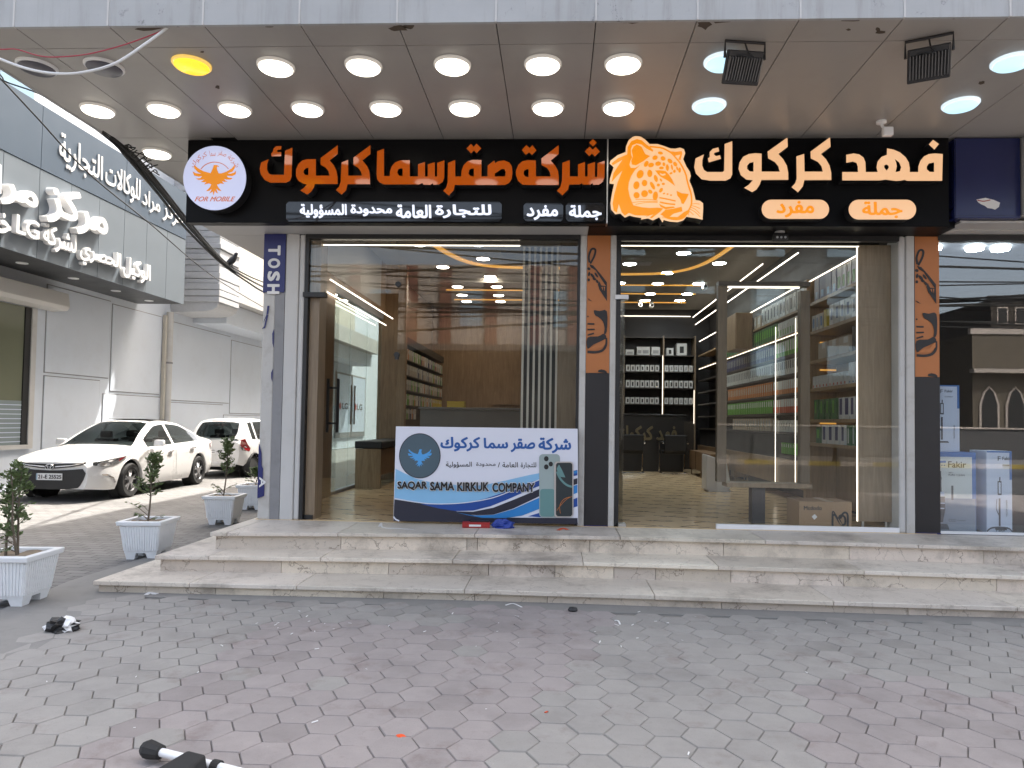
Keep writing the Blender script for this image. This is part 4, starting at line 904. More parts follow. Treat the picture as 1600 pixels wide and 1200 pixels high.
# ================================================================ LIGHTS UNDER THE CANOPY
def soffit_light(name, mat_d, mat_r):
    t = thing(name, 'x', 'light', (0, 0, ZS), 'round canopy lights')
    MB().lathe([(.150, 0), (.150, -.012), (.141, -.022), (.132, -.022), (.132, -.004)], 40).build('frame', mat_r, t, True, local=True)
    MB().lathe([(.131, -.006), (.131, -.03), (.122, -.038), (.0, -.040)], 40, cap=False).build('diffuser', mat_d, t, True, local=True)
    return t
protos = {'w': soffit_light('canopy_light', 'light_white', 'light_ring'), 'c': soffit_light('canopy_light', 'light_cool', 'ring_cool'), 'a': soffit_light('canopy_light', 'light_amber', 'ring_amber'), 'o': soffit_light('canopy_light', 'lamp_off', 'white_plastic')}
used = set()
def slight(kind, x, y, label):
    if kind in used: return dup(protos[kind], (x, y, ZS), label)
    used.add(kind); o = protos[kind]; o.location = (x, y, ZS); o['label'] = label; return o
slight('o', -4.292, 5.485, 'unlit dark round canopy light at the outer left end of the front row')
slight('o', -3.73, 5.493, 'unlit dark round canopy light touched by the hanging white cable')
slight('a', -2.987, 5.47, 'yellow glowing round canopy light, the only yellow one')
for i, x in enumerate((-2.311, -1.593, -.872, -.148, .489)): slight('w', x, 5.51, '%s warm white light right of the yellow one in the front canopy row' % ORD[i])
slight('c', 1.267, 5.491, 'bluish round canopy light half hidden by the left floodlight')
slight('c', 3.492, 5.526, 'bluish round canopy light cut by the right edge of the picture')
for i, x in enumerate((-4.312, -3.679, -3.007, -2.325, -1.598, -.874, -.118, .518)): slight('w', x, 6.28, '%s warm white light from the left in the rear canopy row' % ORD[i])
slight('c', 1.323, 6.263, 'bluish round canopy light in the rear row below the left floodlight')
slight('c', 3.512, 6.264, 'bluish round canopy light in the rear row below the right floodlight')
slight('w', -4.36, 7.338, 'round canopy light just left of the falcon emblem'); slight('w', -4.36, 8.35, 'farther round canopy light partly hidden behind the falcon emblem')

# floodlights
def floodlight(loc, rz, label):
    t = thing('floodlight', label, 'floodlight', loc, 'black floodlights under the canopy', rz)
    T = Matrix.Translation((0, 0, -.185)) @ Matrix.Rotation(R_(30), 4, 'X') @ Matrix.Diagonal((.9, .9, .78, 1))
    def tr(mb): mb.v = [tuple(T @ Vector(p)) for p in mb.v]; return mb
    body = tr(MB().box(-.155, .155, -.01, .025, -.15, .15).box(-.145, .145, -.03, -.009, .09, .149)).build('housing', 'black', t, bevel=.006, local=True)
    mb = MB()
    for i in range(13): x = -.135+i*.0225; mb.add([(x-.004, -.011, -.12), (x+.004, -.011, -.12), (x+.004, -.011, .10), (x-.004, -.011, .10), (x-.004, -.03, -.11), (x+.004, -.03, -.11), (x+.004, -.055, .09), (x-.004, -.055, .09)], [(3, 2, 1, 0), (4, 5, 6, 7), (0, 1, 5, 4), (1, 2, 6, 5), (2, 3, 7, 6), (3, 0, 4, 7)])
    tr(mb).build('fins', 'fin_grey', body, local=True)
    tr(MB().box(-.14, .14, .0255, .031, -.135, .135)).build('lens', 'lamp_glass', t, local=True)
    h = T @ Vector((0, 0, .08))
    MB().tube([(-.152, h.y, h.z), (-.152, h.y-.01, -.012), (.152, h.y-.01, -.012), (.152, h.y, h.z)], .011, 6).build('bracket', 'black', t, local=True)
    MB().tube(smooth_line([(0, h.y, -.002), (.01, h.y-.04, -.10), (.03, h.y-.08, -.16), (-.06, h.y-.04, -.13), (-.1, h.y, -.15)], 5), .006, 6).build('lead', 'cable', t, local=True)
floodlight((1.355, 5.24, ZS), R_(8), 'black ribbed floodlight on a bracket, left one of the two under the canopy')
floodlight((2.69, 5.20, ZS), R_(-24), 'black ribbed floodlight on a bracket, right one of the two under the canopy')
t = thing('motion_sensor', 'small white motion sensor hanging under the canopy near the leopard sign', 'sensor', (2.99, 6.62, ZS))
MB().lathe([(.045, 0), (.045, -.02), (.02, -.03)], 20).build('base', 'white_plastic', t, True, local=True)
MB().tube([(0, 0, -.03), (.01, -.01, -.06), (.03, -.01, -.08)], .014, 8).box(.0, .09, -.05, .0, -.15, -.07).build('head', 'white_plastic', t, local=True, bevel=.008)
t = thing('dome_camera', 'small dark dome camera over the right shop entrance', 'camera', (2.265, 7.28, ZU))
MB().lathe([(.05, 0), (.05, -.012), (.035, -.02)], 20).build('base', 'soffit_grey', t, True, local=True)
MB().box(-.075, .075, -.05, .04, -.10, -.022).build('body', 'black', t, bevel=.02, seg=3, local=True)
mb = MB()
for x in (-.04, 0, .04): mb.lathe([(.012, -.052), (.012, -.049)], 10, (x, 0, -.07), 'Y')
mb.build('lens', 'rim_silver', t, local=True)

# cables
def pxcurve(L): return smooth_line([onY(x, y, Y) for x, y, Y in L], 6)
tag(MB().tube(pxcurve([(262, 43, 4.96), (228, 68, 4.93), (180, 99, 4.9), (130, 113, 4.9), (88, 115, 4.9), (45, 108, 4.9), (0, 92, 4.9), (-50, 68, 4.9)]), .010, 8).build('white_cable', 'cable_white', smooth=True), 'thick white cable hanging in a loop from a hole in the canopy', 'cable')
tag(MB().tube(pxcurve([(259, 46, 4.96), (200, 68, 4.92), (140, 84, 4.9), (90, 89, 4.9), (60, 87, 4.9), (25, 77, 4.9), (0, 77, 4.9), (-50, 72, 4.9)]), .0045, 6).build('red_wire', 'cable_red', smooth=True), 'thin red wire sagging from the same hole in the canopy', 'cable')
cb = thing('cable_bundle', 'black bundle of overhead cables sagging across the side street to the pillar', 'cable', onY(180, 222, 6.4))
for dx, dy, r in ((0, 0, .022), (3, -5, .016), (-3, 5, .018), (6, 3, .012)):
    MB().tube(pxcurve([(160+dx*.3, 206+dy*.3, 6.2), (185+dx*.6, 226+dy*.6, 6.45), (215+dx, 256+dy, 7.0), (252+dx, 300+dy, 8.0), (290+dx, 348+dy, 9.4), (330+dx*.7, 392+dy*.6, 11.5), (356+dx*.5, 416+dy*.5, 13), (388+dx*.7, 436+dy*.8, 15), (418+dx, 451+dy*1.3, 17), (460+dx, 466+dy, 19)]), [r*.3]*4+[r*.6]*4+[r]*200, 6).build('strand', 'cable', cb)
mb = MB(); rng = random.Random(2)
for i in range(16):
    x, y = 188+i*3.2, 227+i*3.0+rng.uniform(-3, 3); mb.tube(pxcurve([(x, y, 6.6), (x+rng.uniform(-3, 14), y-rng.uniform(4, 9), 6.6), (x+rng.uniform(8, 18), y+rng.uniform(-10, 2), 6.6)]), .006, 4)
mb.build('loose_ends', 'cable', cb)
tag(MB().tube(pxcurve([(-20, 105, 8), (0, 122, 8.2), (60, 186, 9), (140, 272, 10), (235, 350, 12), (330, 430, 16), (415, 482, 20), (450, 500, 21)]), .011, 5).build('thin_wire', 'cable'), 'single thin black wire crossing in front of the grey store sign', 'cable')
tag(MB().tube(pxcurve([(-20, 93, 7), (3, 120, 7), (10, 128, 7), (60, 146, 7.2), (110, 174, 7.2), (165, 214, 7.2), (195, 240, 7)]), .008, 5).build('edge_wire', 'cable'), 'black wire running below the outer edge of the canopy', 'cable')
# pigeon on the cable: one body, facing the street
pb = onY(362, 416, 13)
mb = MB(); rings = [(-.17, .0, .012), (-.12, .015, .022), (-.06, .035, .05), (0, .06, .062), (.05, .085, .058), (.085, .115, .042), (.105, .145, .032), (.125, .168, .034), (.145, .172, .026), (.16, .168, .010), (.178, .162, .003)]
mb.tube([(a, 0, b2) for a, b2, r in rings], [r for a, b2, r in rings], 12).tube([(0, .02, .02), (.005, .02, -.045)], .006, 5).tube([(0, -.02, .02), (.005, -.02, -.045)], .006, 5)
o = mb.build('pigeon', 'pigeon', smooth='all', local=True); o.location = pb+Vector((0, 0, .04)); o.rotation_euler = (0, R_(-12), R_(-10)); tag(o, 'dark pigeon perched on the sagging cable bundle', 'bird')

# ================================================================ BANNER LEANING ON THE WINDOW
YBN = 7.33; SB, OB = 360/1600, (600, 620)
bn = thing('banner_board', 'white and blue company banner board with two phones, leaning on the left shop window', 'banner', (-.74, YBN, H3))
mb = MB(); plate(mb, crop(OB, SB, [(83, 205), (1345, 222), (1348, 880), (65, 858)]), YBN, .03, 0, 1); face = mb.build('printed_face', ['banner_white', 'black'], bn)
def art(name, m, Ls, lv=1):
    mb = MB()
    for L in Ls: plate(mb, crop(OB, SB, L), YBN-.0012*lv, .0011)
    return mb.build(name, m, face)
art('light_swoosh', 'b_light', [smooth_line_2d for smooth_line_2d in [[(80, 500), (140, 530), (220, 568), (320, 592), (420, 600), (560, 622), (700, 612), (850, 580), (1000, 545), (1079, 530), (1079, 580), (900, 650), (760, 700), (620, 728), (480, 740), (320, 742), (200, 730), (72, 706)]]])
art('navy_base', 'b_navy', [[(72, 712), (200, 732), (320, 748), (480, 790), (640, 826), (760, 838), (1344, 842), (1346, 884), (66, 862)]])
art('deep_swoosh', 'b_deep', [[(252, 744), (400, 748), (560, 738), (700, 708), (860, 655), (1000, 600), (1180, 540), (1343, 508), (1343, 545), (1180, 580), (1000, 650), (860, 712), (740, 760), (620, 790), (500, 794), (380, 775)], [(1000, 830), (1100, 800), (1343, 700), (1344, 760), (1100, 838)]], 2)
art('black_swoosh', 'b_navy', [[(490, 796), (620, 798), (760, 770), (900, 715), (1080, 640), (1343, 565), (1343, 605), (1080, 690), (900, 775), (760, 818), (640, 822), (560, 812)]], 3)
art('bright_swoosh', 'b_mid', [[(500, 802), (620, 825), (760, 820), (900, 780), (1080, 700), (1343, 610), (1343, 665), (1100, 770), (960, 825), (840, 842), (680, 840), (580, 822)], [(1180, 540), (1343, 512), (1343, 530), (1180, 560)]], 4)
art('white_edge', 'banner_white', [stroke([(75, 705), (200, 728), (330, 743), (480, 742), (620, 728), (760, 700), (900, 648), (1079, 576)], 6), stroke([(66, 832), (80, 850), (105, 862)], 10)], 5)
art('round_emblem', 'b_slate', [ell(249, 410, 142, 154, 0, 40)], 2)
art('emblem_rim', 'b_navy', [stroke(ell(249, 410, 142, 154, 0, 24)+[(391, 410)], 5)], 3)
fal = [(540, 378), (590, 378), (618, 395), (600, 400), (590, 450), (615, 508), (660, 508), (740, 480), (820, 430), (865, 375), (868, 420), (830, 480), (750, 510), (885, 470), (880, 520), (830, 550), (740, 545), (832, 583), (800, 605), (700, 592), (755, 635), (668, 628), (700, 675), (612, 678), (590, 682), (605, 720), (660, 785), (580, 745), (608, 822), (556, 770), (530, 848), (525, 790), (470, 822), (505, 745), (420, 785), (480, 725), (500, 682), (462, 665), (390, 680), (425, 640), (340, 640), (402, 600), (300, 610), (260, 590), (330, 582), (360, 548), (230, 540), (210, 478), (350, 517), (235, 430), (235, 375), (290, 425), (380, 475), (490, 505), (520, 440)]
art('emblem_falcon', 'b_bird', [[(249+(x-550)*.245, 427+(y-610)*.27) for x, y in fal]], 3)
mb = MB()
for w, a, b2, t, bt in (('شركة', 1072, 1300, 283, 392), ('صقر', 880, 1050, 290, 385), ('سما', 692, 862, 285, 360), ('كركوك', 392, 668, 278, 380)): text_px(mb, w, YBN-.001, 600+a*SB, 600+b2*SB, 620+t*SB, 620+bt*SB, .002, .034)
mb.build('blue_wording', 'b_text', face)
mb = MB()
for w, a, b2, t, bt in (('للتجارة', 950, 1057, 455, 500), ('العامة', 822, 930, 453, 490), ('/', 790, 806, 455, 490), ('محدودة', 640, 775, 455, 488), ('المسؤولية', 430, 610, 450, 495)): text_px(mb, w, YBN-.001, 600+a*SB, 600+b2*SB, 620+t*SB, 620+bt*SB, .002, .008)
mb.build('trade_wording', 'ink', face); mb = MB()
for w, a, b2, y0, y1 in (('SAQAR', 93, 300, 587, 648), ('SAMA', 320, 488, 590, 651), ('KIRKUK', 508, 728, 593, 656), ('COMPANY', 752, 1046, 597, 662)): text_px(mb, w, YBN-.016, 600+a*SB, 600+b2*SB, 620+y0*SB, 620+y1*SB, .001, .036)
mb.build('black_wording', 'ink', face)
mb = MB()
for w, a, b2, y0, y1 in (('SAQAR', 89, 304, 583, 652), ('SAMA', 316, 492, 586, 655), ('KIRKUK', 504, 732, 589, 660), ('COMPANY', 748, 1050, 593, 666)): text_px(mb, w, YBN-.0055, 600+a*SB, 600+b2*SB, 620+y0*SB, 620+y1*SB, .001, .07)
mb.build('white_outline', 'paper_white', face)
def rrect(x0, y0, x1, y1, r, n=5):
    return [(cx+r*math.cos(q), cy+r*math.sin(q)) for cx, cy, a in ((x1-r, y0+r, -90), (x1-r, y1-r, 0), (x0+r, y1-r, 90), (x0+r, y0+r, 180)) for q in [R_(a+90*i/n) for i in range(n+1)]]
art('phone_rear', 'b_phone', [rrect(1078, 398, 1222, 838, 26)], 6); art('phone_rear_lower', 'b_teal', [rrect(1084, 640, 1186, 832, 20)], 7)
art('camera_bump', 'b_phone', [rrect(1098, 408, 1182, 518, 18)], 7); art('camera_lens', 'ink', [ell(1127, 430, 16, 18), ell(1127, 487, 16, 18), ell(1158, 467, 15, 17)], 8)
art('phone_front_frame', 'rim_silver', [rrect(1182, 450, 1316, 838, 24)], 8); art('phone_front', 'b_screen', [rrect(1194, 458, 1308, 830, 18)], 9)
art('phone_wallpaper', 'b_teal', [stroke([(1200, 520), (1225, 570), (1265, 610), (1306, 625)], 14), [(1198, 500), (1215, 470), (1232, 500), (1260, 560), (1220, 555)]], 10)
art('phone_rings', 'p_orange', [stroke([(1200, 790), (1230, 750), (1270, 710), (1306, 692)], 3), stroke([(1225, 810), (1220, 760), (1245, 715), (1290, 695)], 3)], 10)

# ================================================================ LEFT STORE ACROSS THE SIDE STREET
XW, XS = -10.6, -9.4
st = thing('left_store', 'white panelled store building with a blue grey sign band along the side street', 'building', (XW, 20, 0))
MB().box(XW-12, XW, 8, 12.6, 0, 11.5).box(XW-12, XW, 12.601, 46, 0, 11.5).build('wall', 'wall_white', st)
# panels stand slightly proud of dark joint strips
mb = MB(); jl = MB()
for a, b2, z0, z1 in ((14.05, 16.15, 2.35, 4.2), (14.05, 15.85, .05, 2.30), (16.2, 18.3, 2.05, 4.15), (15.95, 18.35, .05, 2.0), (18.75, 22.3, 1.92, 4.1), (22.35, 25.9, 1.6, 4.0), (18.75, 21.9, .05, 1.88), (21.95, 28, .05, 1.56), (25.95, 29.4, 1.6, 4.0), (29.5, 33, 1.2, 4.0)):
    mb.box(XW, XW+.018, a+.02, b2-.02, z0+.02, z1-.02); jl.box(XW, XW+.004, a, b2, z0, z1)
mb.build('wall_panels', 'wall_white', st, bevel=.004); jl.build('joint_strips', 'grey_metal', st)
# display window with shutter box
w = MB().box(XW, XW+.06, 9.0, 13.75, .80, .88).box(XW, XW+.06, 13.62, 13.75, .88, 3.62).build('window_frame', 'white_paint', st)
MB().box(XW, XW+.04, 13.46, 13.615, .885, 3.62).build('window_edge', 'black', w); MB().box(XW, XW+.02, 9, 13.455, .885, 3.62).build('pane', 'dim_glass', w)
MB().box(XW+.021, XW+.026, 9, 13.455, .89, 1.75).build('frosted_strip', 'frost', w)
mb = MB()
for i in range(9): mb.box(XW+.027, XW+.030, 9, 13.455, .94+i*.09, .955+i*.09)
mb.build('frost_lines', 'fk_white', w)
MB().prism([(XW+.0, 3.64), (XW+.0, 4.06), (XW+.34, 4.02), (XW+.38, 3.74), (XW+.33, 3.66)], lambda u, v, w_: (u, 8.5+w_, v), 5.75).build('shutter_box', 'shutter', st, bevel=.01)
# sign band
sg = thing('store_sign', 'blue grey store sign band with white Arabic lettering and LG', 'sign', (XS, 14.5, 4.3))
Y0, Y1, Z0, ZM, Z1 = 6.5, 17.2, 4.31, 5.93, 7.10
MB().box(XW+.002, XS-.03, Y0, Y1, Z0, Z1-.01).build('sign_case', 'lg_under', sg)
mb = MB(); y = Y1
while y > Y0+.1: mb.box(XS-.029, XS, y-.83, y-.006, Z0-.006, ZM); y -= .836
mb.build('lower_panels', 'lg_panel', sg)
mb = MB(); y = Y1
while y > Y0+.1: mb.box(XS-.029, XS+.01, y-2.5, y-.006, ZM+.012, Z1); y -= 2.506
mb.build('upper_band', 'lg_band', sg)
def sx_text(mb, body, xl, xr, z0, z1, d, bold, X=XS):
    a = onX(xl, 300, X).y; b2 = onX(xr, 300, X).y; put_text(mb, body, (X, a, z0), (0, b2-a, 0), (0, 0, z1-z0), (1, 0, 0), d, bold)
mb = MB()
for w, a, b2, z0, z1 in (('التجارية', 89, 158, 6.15, 6.80), ('للوكالات', 163, 218, 6.15, 6.76), ('مراد', 222, 250, 6.15, 6.62), ('مركز', 255, 286, 6.12, 6.66)): sx_text(mb, w, a, b2, z0, z1, .02, .008, XS+.012)
mb.build('small_wording', 'paper_white', sg)
mb = MB()
for w, a, b2, z0, z1 in (('مركز', 62, 160, 4.98, 5.78), ('مراد', -60, 48, 4.98, 5.62)): sx_text(mb, w, a, b2, z0, z1, .15, .03)
mb.build('large_wording', 'paper_white', sg)
mb = MB()
for w, a, b2, z0, z1 in (('الوكيل', 191, 234, 4.46, 4.93), ('الحصري', 122, 187, 4.44, 4.93), ('لشركة', 63, 116, 4.50, 4.97), ('LG', 20, 57, 4.60, 4.93), ('خدمات', -80, 12, 4.5, 4.95)): sx_text(mb, w, a, b2, z0, z1, .09, .022)
mb.build('agency_wording', 'paper_white', sg)
for y in (11.2, 12.6, 14.0, 15.4, 16.7): MB().lathe([(.10, 0), (.10, -.012), (.0, -.014)], 20, (-10.0, y, Z0-.001)).build('downlight', 'white_plastic', sg)
# upper floor strip with small windows
MB().box(XW, XW+.25, 8, 17.6, 7.12, 7.42).build('upper_ledge', 'plaster', st)
for a, b2 in ((11.6, 12.25), (12.5, 13.5)):
    f = MB().box(XW, XW+.05, a, b2, 7.6, 9.2).build('upper_window', 'white_paint', st); MB().box(XW+.051, XW+.056, a+.07, b2-.07, 7.68, 9.1).build('pane', 'window_blue', f)
t = thing('downpipe', 'grey downpipe on the white side-street wall', 'pipe', (XW+.1, 18.5, 0))
MB().tube([(XW+.11, 18.52, .0), (XW+.11, 18.52, 4.3)], .09, 12).build('pipe', 'white_paint', t, True)
mb = MB()
for z in (.9, 2.9): mb.lathe([(.105, z), (.105, z+.05)], 14, (XW+.11, 18.52, 0))
mb.build('clamp', 'grey_metal', t); MB().box(XW+.019, XW+.10, 18.34, 18.42, 0, 4.2).build('side_strip', 'plaster', t)
t = thing('clad_bay', 'projecting bay with rough horizontal stone strips beyond the grey store sign', 'bay', (-9.9, 19.4, 4.4))
mb = MB(); z = 4.62; rng = random.Random(5)
while z < 11.4:
    h = rng.uniform(.13, .19); q = rng.uniform(-.02, .03); mb.box(XW, -9.25+q, 18.7-q, 19.9, z, z+h-.012); z += h
mb.prism([(XW, 4.62), (-9.26, 4.62), (-9.3, 4.48), (-9.45, 4.4), (-9.7, 4.36), (XW, 4.34)], lambda u, v, w: (u, 18.72+w, v), 1.17)
mb.build('stone_strips', 'clad', t, bevel=.012)
t = thing('balcony', 'white concrete balcony parapet along the side street beyond the clad bay', 'balcony', (-9.9, 26, 4.8))
MB().box(XW, -9.25, 19.92, 36, 4.82, 4.95).box(-9.37, -9.25, 19.92, 36, 4.951, 5.50).build('parapet', 'white_paint', t); MB().box(XW+.02, -9.6, 19.92, 36, 4.2, 4.8).build('underside', 'wall_white', t)
MB().box(-9.3, -9.18, 23.2, 23.6, 4.5, 4.9).build('drain_spout', 'white_paint', t)
MB().box(XW, XW+.05, 20, 21.6, 5.5, 11).build('cream_strip', 'cream_wall', st); MB().box(XW, XW+.06, 22.1, 36, 5.5, 11).build('stone_strip', 'plaster', st)
# glazed entrance further along, seen through the left shop's side window
for a, b2, n in ((33.3, 35.6, 0), (35.9, 38.2, 1)):
    f = MB().box(XW, XW+.06, a-.12, b2+.12, .55, 3.75).build('entrance_door', 'grey_metal', st)
    MB().box(XW+.061, XW+.07, a, b2, .8, 3.65).build('pane', 'fk_white', f)
    mb = MB(); mb.lathe([(.17, .071), (.17, .075)], 20, (XW, a+.55, 2.1), 'X'); mb.build('round_mark', 'red_box', f)
    mb = MB(); put_text(mb, 'LG', (XW+.071, a+.85, 1.95), (0, .95, 0), (0, 0, .32), (1, 0, 0), .004, .02); mb.build('wording', 'ink', f)
    MB().tube([(XW+.13, b2-.15 if n == 0 else a+.15, 1.2), (XW+.13, b2-.15 if n == 0 else a+.15, 3.2)], .04, 6).build('handle', 'black', f)
t = thing('far_building', 'pale building closing the far end of the side street', 'building', (-4, 62, 0))
MB().box(-22, 8, 60, 70, 0, 12).build('wall', 'plaster', t)
mb = MB()
for x in range(-14, 4, 3):
    for z in (3.2, 6.4): mb.box(x, x+1.3, 59.93, 59.99, z, z+1.5)
mb.build('window', 'window_blue', t)

# ================================================================ CARS
def lerp(T, x):
    for (a, va), (b2, vb) in zip(T[:-1], T[1:]):
        if x <= b2: return va+(vb-va)*max(0, (x-a)/(b2-a))
    return T[-1][1]
def sm(T, x, h=.09): return (lerp(T, x-h)+2*lerp(T, x)+lerp(T, x+h))/4
def make_car(name, label, loc, rz, P):
    """local axes: nose at y=0, tail at y=L, x across"""
    t = thing(name, label, 'car', loc, 'white cars parked along the side street', rz)
    L = P['L']; R = P['R']; N = int(L/.05); ys = [L*i/N for i in range(N+1)]
    def arch(y):
        z = 0
        for yw in P['wy']:
            d = abs(y-yw)
            if d < R+.045: z = max(z, P['r']+math.sqrt((R+.045)**2-d*d))
        return z
    secs = []
    for y in ys:
        hw, zb, zs, zh = sm(P['hw'], y), sm(P['zb'], y), sm(P['zs'], y), sm(P['zh'], y, .12)
        a = arch(y)
        pts = [(hw-.05, max(zb, a)), (hw-.012, max(zb+.09, a+.004)), (hw, max(zb+.22, a+.01)), (hw+.004, max(zb+(zs-zb)*.55, a+.03)), (hw-.012, max(zb+(zs-zb)*.72, a+.045)), (hw-.008, max(zs-.07, a+.06)), (hw-.04, zs-.015), (hw-.12, zs+(zh-zs)*.25), (hw*.62, zs+(zh-zs)*.82), (hw*.3, zh-.004), (0, zh)]
        secs.append([(x, y, z) for x, z in pts]+[(-x, y, z) for x, z in pts[-2::-1]])
    mb = MB(); m = len(secs[0])
    mb.add([p for s_ in secs for p in s_], [(i*m+j, i*m+j+1, (i+1)*m+j+1, (i+1)*m+j) for i in range(N) for j in range(m-1)]+[tuple(range(m)), tuple(N*m+j for j in range(m))])
    body = mb.build('body', 'car_white', t, smooth='all', local=True)
    md = body.modifiers.new('es', 'EDGE_SPLIT'); md.split_angle = R_(38)
    MB().box(-P['hw'][3][1]+.1, P['hw'][3][1]-.1, .3, L-.3, P['r']*.62, .55).build('underbody', 'black_rubber', t, local=True)
    # greenhouse
    G = P['g']; y0, y1, y2, y3 = G['y']      # cowl, roof front, roof rear, rear glass base
    M2 = 60; gys = [y0+(y3-y0)*i/M2 for i in range(M2+1)]; paint = MB(); ws = MB(); sw = {}; rw = MB()
    def sec(y):
        zb = sm(P['zs'], y)-.03; zc = sm(P['zh'], y)-.02; zr = sm(G['roof'], y, .10); k2 = max(0, min(1, (zr-zb)/(G['zr']-zb)))
        hb = sm(P['hw'], y)-.055; hr = hb-(hb-G['hwr'])*k2; zt = max(zc, zr)
        rail = zb+(zr-.075-zb)*1.0 if zr-.075 > zb else zb
        return [(hb, zb), (hb+(hr-hb)*.5, zb+(rail-zb)*.5+.0), (hr, rail), (hr-.035, rail+(zt-rail)*.62), (hr-.12, max(zc, zr-.012)), (hr*.55, zt+.012), (0, zt+.02)]
    S_ = [sec(y) for y in gys]
    for i in range(M2):
        ya, yb = gys[i], gys[i+1]; ym = (ya+yb)/2
        for sgn in (1, -1):
            A = [(sgn*x, ya, z) for x, z in S_[i]]; B = [(sgn*x, yb, z) for x, z in S_[i+1]]
            for j in range(6):
                dst = paint
                if j < 2:
                    for wi, (wa, wb) in enumerate(G['side']):
                        if wa < ym < wb: dst = sw.setdefault((wi, sgn), MB())
                elif j >= 4:
                    if y0 <= ym < y1-.02: dst = ws
                    elif y2+.06 < ym <= y3: dst = rw
                dst.add([A[j], A[j+1], B[j+1], B[j]], [(0, 1, 2, 3)])
    for mb_ in [paint, ws, rw]+list(sw.values()):
        # weld for smooth shading
        key = {}; nv = []; mp = []
        for p in mb_.v:
            q = tuple(round(c, 4) for c in p)
            if q not in key: key[q] = len(nv); nv.append(p)
            mp.append(key[q])
        mb_.v = nv; mb_.f = [[mp[i] for i in f] for f in mb_.f]
        mb_.f = [list(dict.fromkeys(f)) for f in mb_.f]; keep = [i for i, f in enumerate(mb_.f) if len(f) > 2]
        mb_.f = [mb_.f[i] for i in keep]; mb_.mi = [0]*len(mb_.f); mb_.c = [None]*len(mb_.f)
    paint.build('roof', 'car_white', t, smooth='all', local=True)
    ws.build('windscreen', 'car_glass', t, smooth='all', local=True); rw.build('rear_window', 'car_glass', t, smooth='all', local=True)
    for k2, mb_ in sw.items(): mb_.build('side_window', 'car_glass', t, smooth='all', local=True)
    for yy in P['seats']:
        for x in (-.36, .36):
            MB().box(x-.22, x+.22, yy, yy+.16, .5, 1.08).box(x-.12, x+.12, yy+.03, yy+.13, 1.09, 1.24).build('seat', 'seat', t, bevel=.03, seg=2, local=True)
    MB().box(-.7, .7, y0+.25, y0+.6, .8, sm(P['zs'], y0)+.02).build('dashboard', 'seat', t, local=True)
    # wheels
    hwm = max(v for a, v in P['hw'])
    for yw in P['wy']:
        for s_ in (1, -1):
            w = bpy.data.objects.new('wheel', None); col.objects.link(w); w.parent = t; w.location = (s_*(hwm-.10), yw, P['r'])
            r, rr = P['r'], P['r']*.70
            MB().lathe([(rr, -.10), (r-.03, -.105), (r, -.06), (r, .06), (r-.03, .10), (rr, .095), (rr-.01, .06), (rr-.01, -.06)], 36, axis='X').build('tyre', 'tyre', w, True, local=True)
            mb = MB().lathe([(rr-.012, -.02), (rr-.012, .02), (.0, .02)], 28, (s_*.03, 0, 0), 'X', 0, False).lathe([(rr+.004, s_*.075), (rr-.02, s_*.088), (rr-.03, s_*.07), (rr-.02, s_*.05)], 36, axis='X', mi=0, cap=False)
            ns = P['spokes']
            for q in range(ns):
                a = 2*math.pi*(q+.2)/ns
                for da in (-.16, .16) if ns == 5 and P['L'] > 4 else (0,):
                    c1, s1 = math.cos(a+da*1.3), math.sin(a+da*1.3); c0, s0 = math.cos(a), math.sin(a); wd = .015 if P['L'] > 4 else .035
                    pa = [(.0, .06*c0, .06*s0), (.0, (rr-.01)*c1, (rr-.01)*s1)]; nx, nz = -s1*wd, c1*wd
                    X0, X1 = s_*.05, s_*.082
                    mb.hexa([(X0, pa[0][1]-nx, pa[0][2]-nz), (X0, pa[1][1]-nx, pa[1][2]-nz), (X0, pa[1][1]+nx, pa[1][2]+nz), (X0, pa[0][1]+nx, pa[0][2]+nz)], [(X1, pa[0][1]-nx*.6, pa[0][2]-nz*.6), (X1-s_*.01, pa[1][1]-nx*.6, pa[1][2]-nz*.6), (X1-s_*.01, pa[1][1]+nx*.6, pa[1][2]+nz*.6), (X1, pa[0][1]+nx*.6, pa[0][2]+nz*.6)], 1)
            mb.lathe([(.07, s_*.05), (.065, s_*.088), (0, s_*.09)], 16, axis='X', mi=1)
            mb.build('rim', ['rim_dark', 'rim_silver'], w, local=True)
            # dark wheel well
            MB().lathe([(R+.045, -.14), (R+.045, .015)], 30, (s_*(hwm-.10), yw, P['r']), 'X', 0, False).lathe([(R+.044, -.14), (0, -.139)], 30, (s_*(hwm-.1), yw, P['r']) if s_ > 0 else (s_*(hwm-.1)+.28, yw, P['r']), 'X', 0, False).build('wheel_well', 'black_rubber', t, local=True)
    side = lambda y, z, o=.006: (sm(P['hw'], y)+o, y, z)
    for yy in P['doors']:
        for s_ in (1, -1):
            MB().quad(*[(s_*p[0], p[1], p[2]) for p in (side(yy-.005, .32), side(yy+.005, .32), side(yy+.005, sm(P['zs'], yy)-.05), side(yy-.005, sm(P['zs'], yy)-.05))]).build('door_gap', 'grille', t, local=True)
    for yy in P['handles']:
        for s_ in (1, -1):
            z = sm(P['zs'], yy)-.14; x = s_*(sm(P['hw'], yy)+.012)
            MB().box(min(x-.018, x+.018), max(x-.018, x+.018), yy-.09, yy+.09, z-.018, z+.018).build('door_handle', 'chrome', t, bevel=.012, seg=2, local=True)
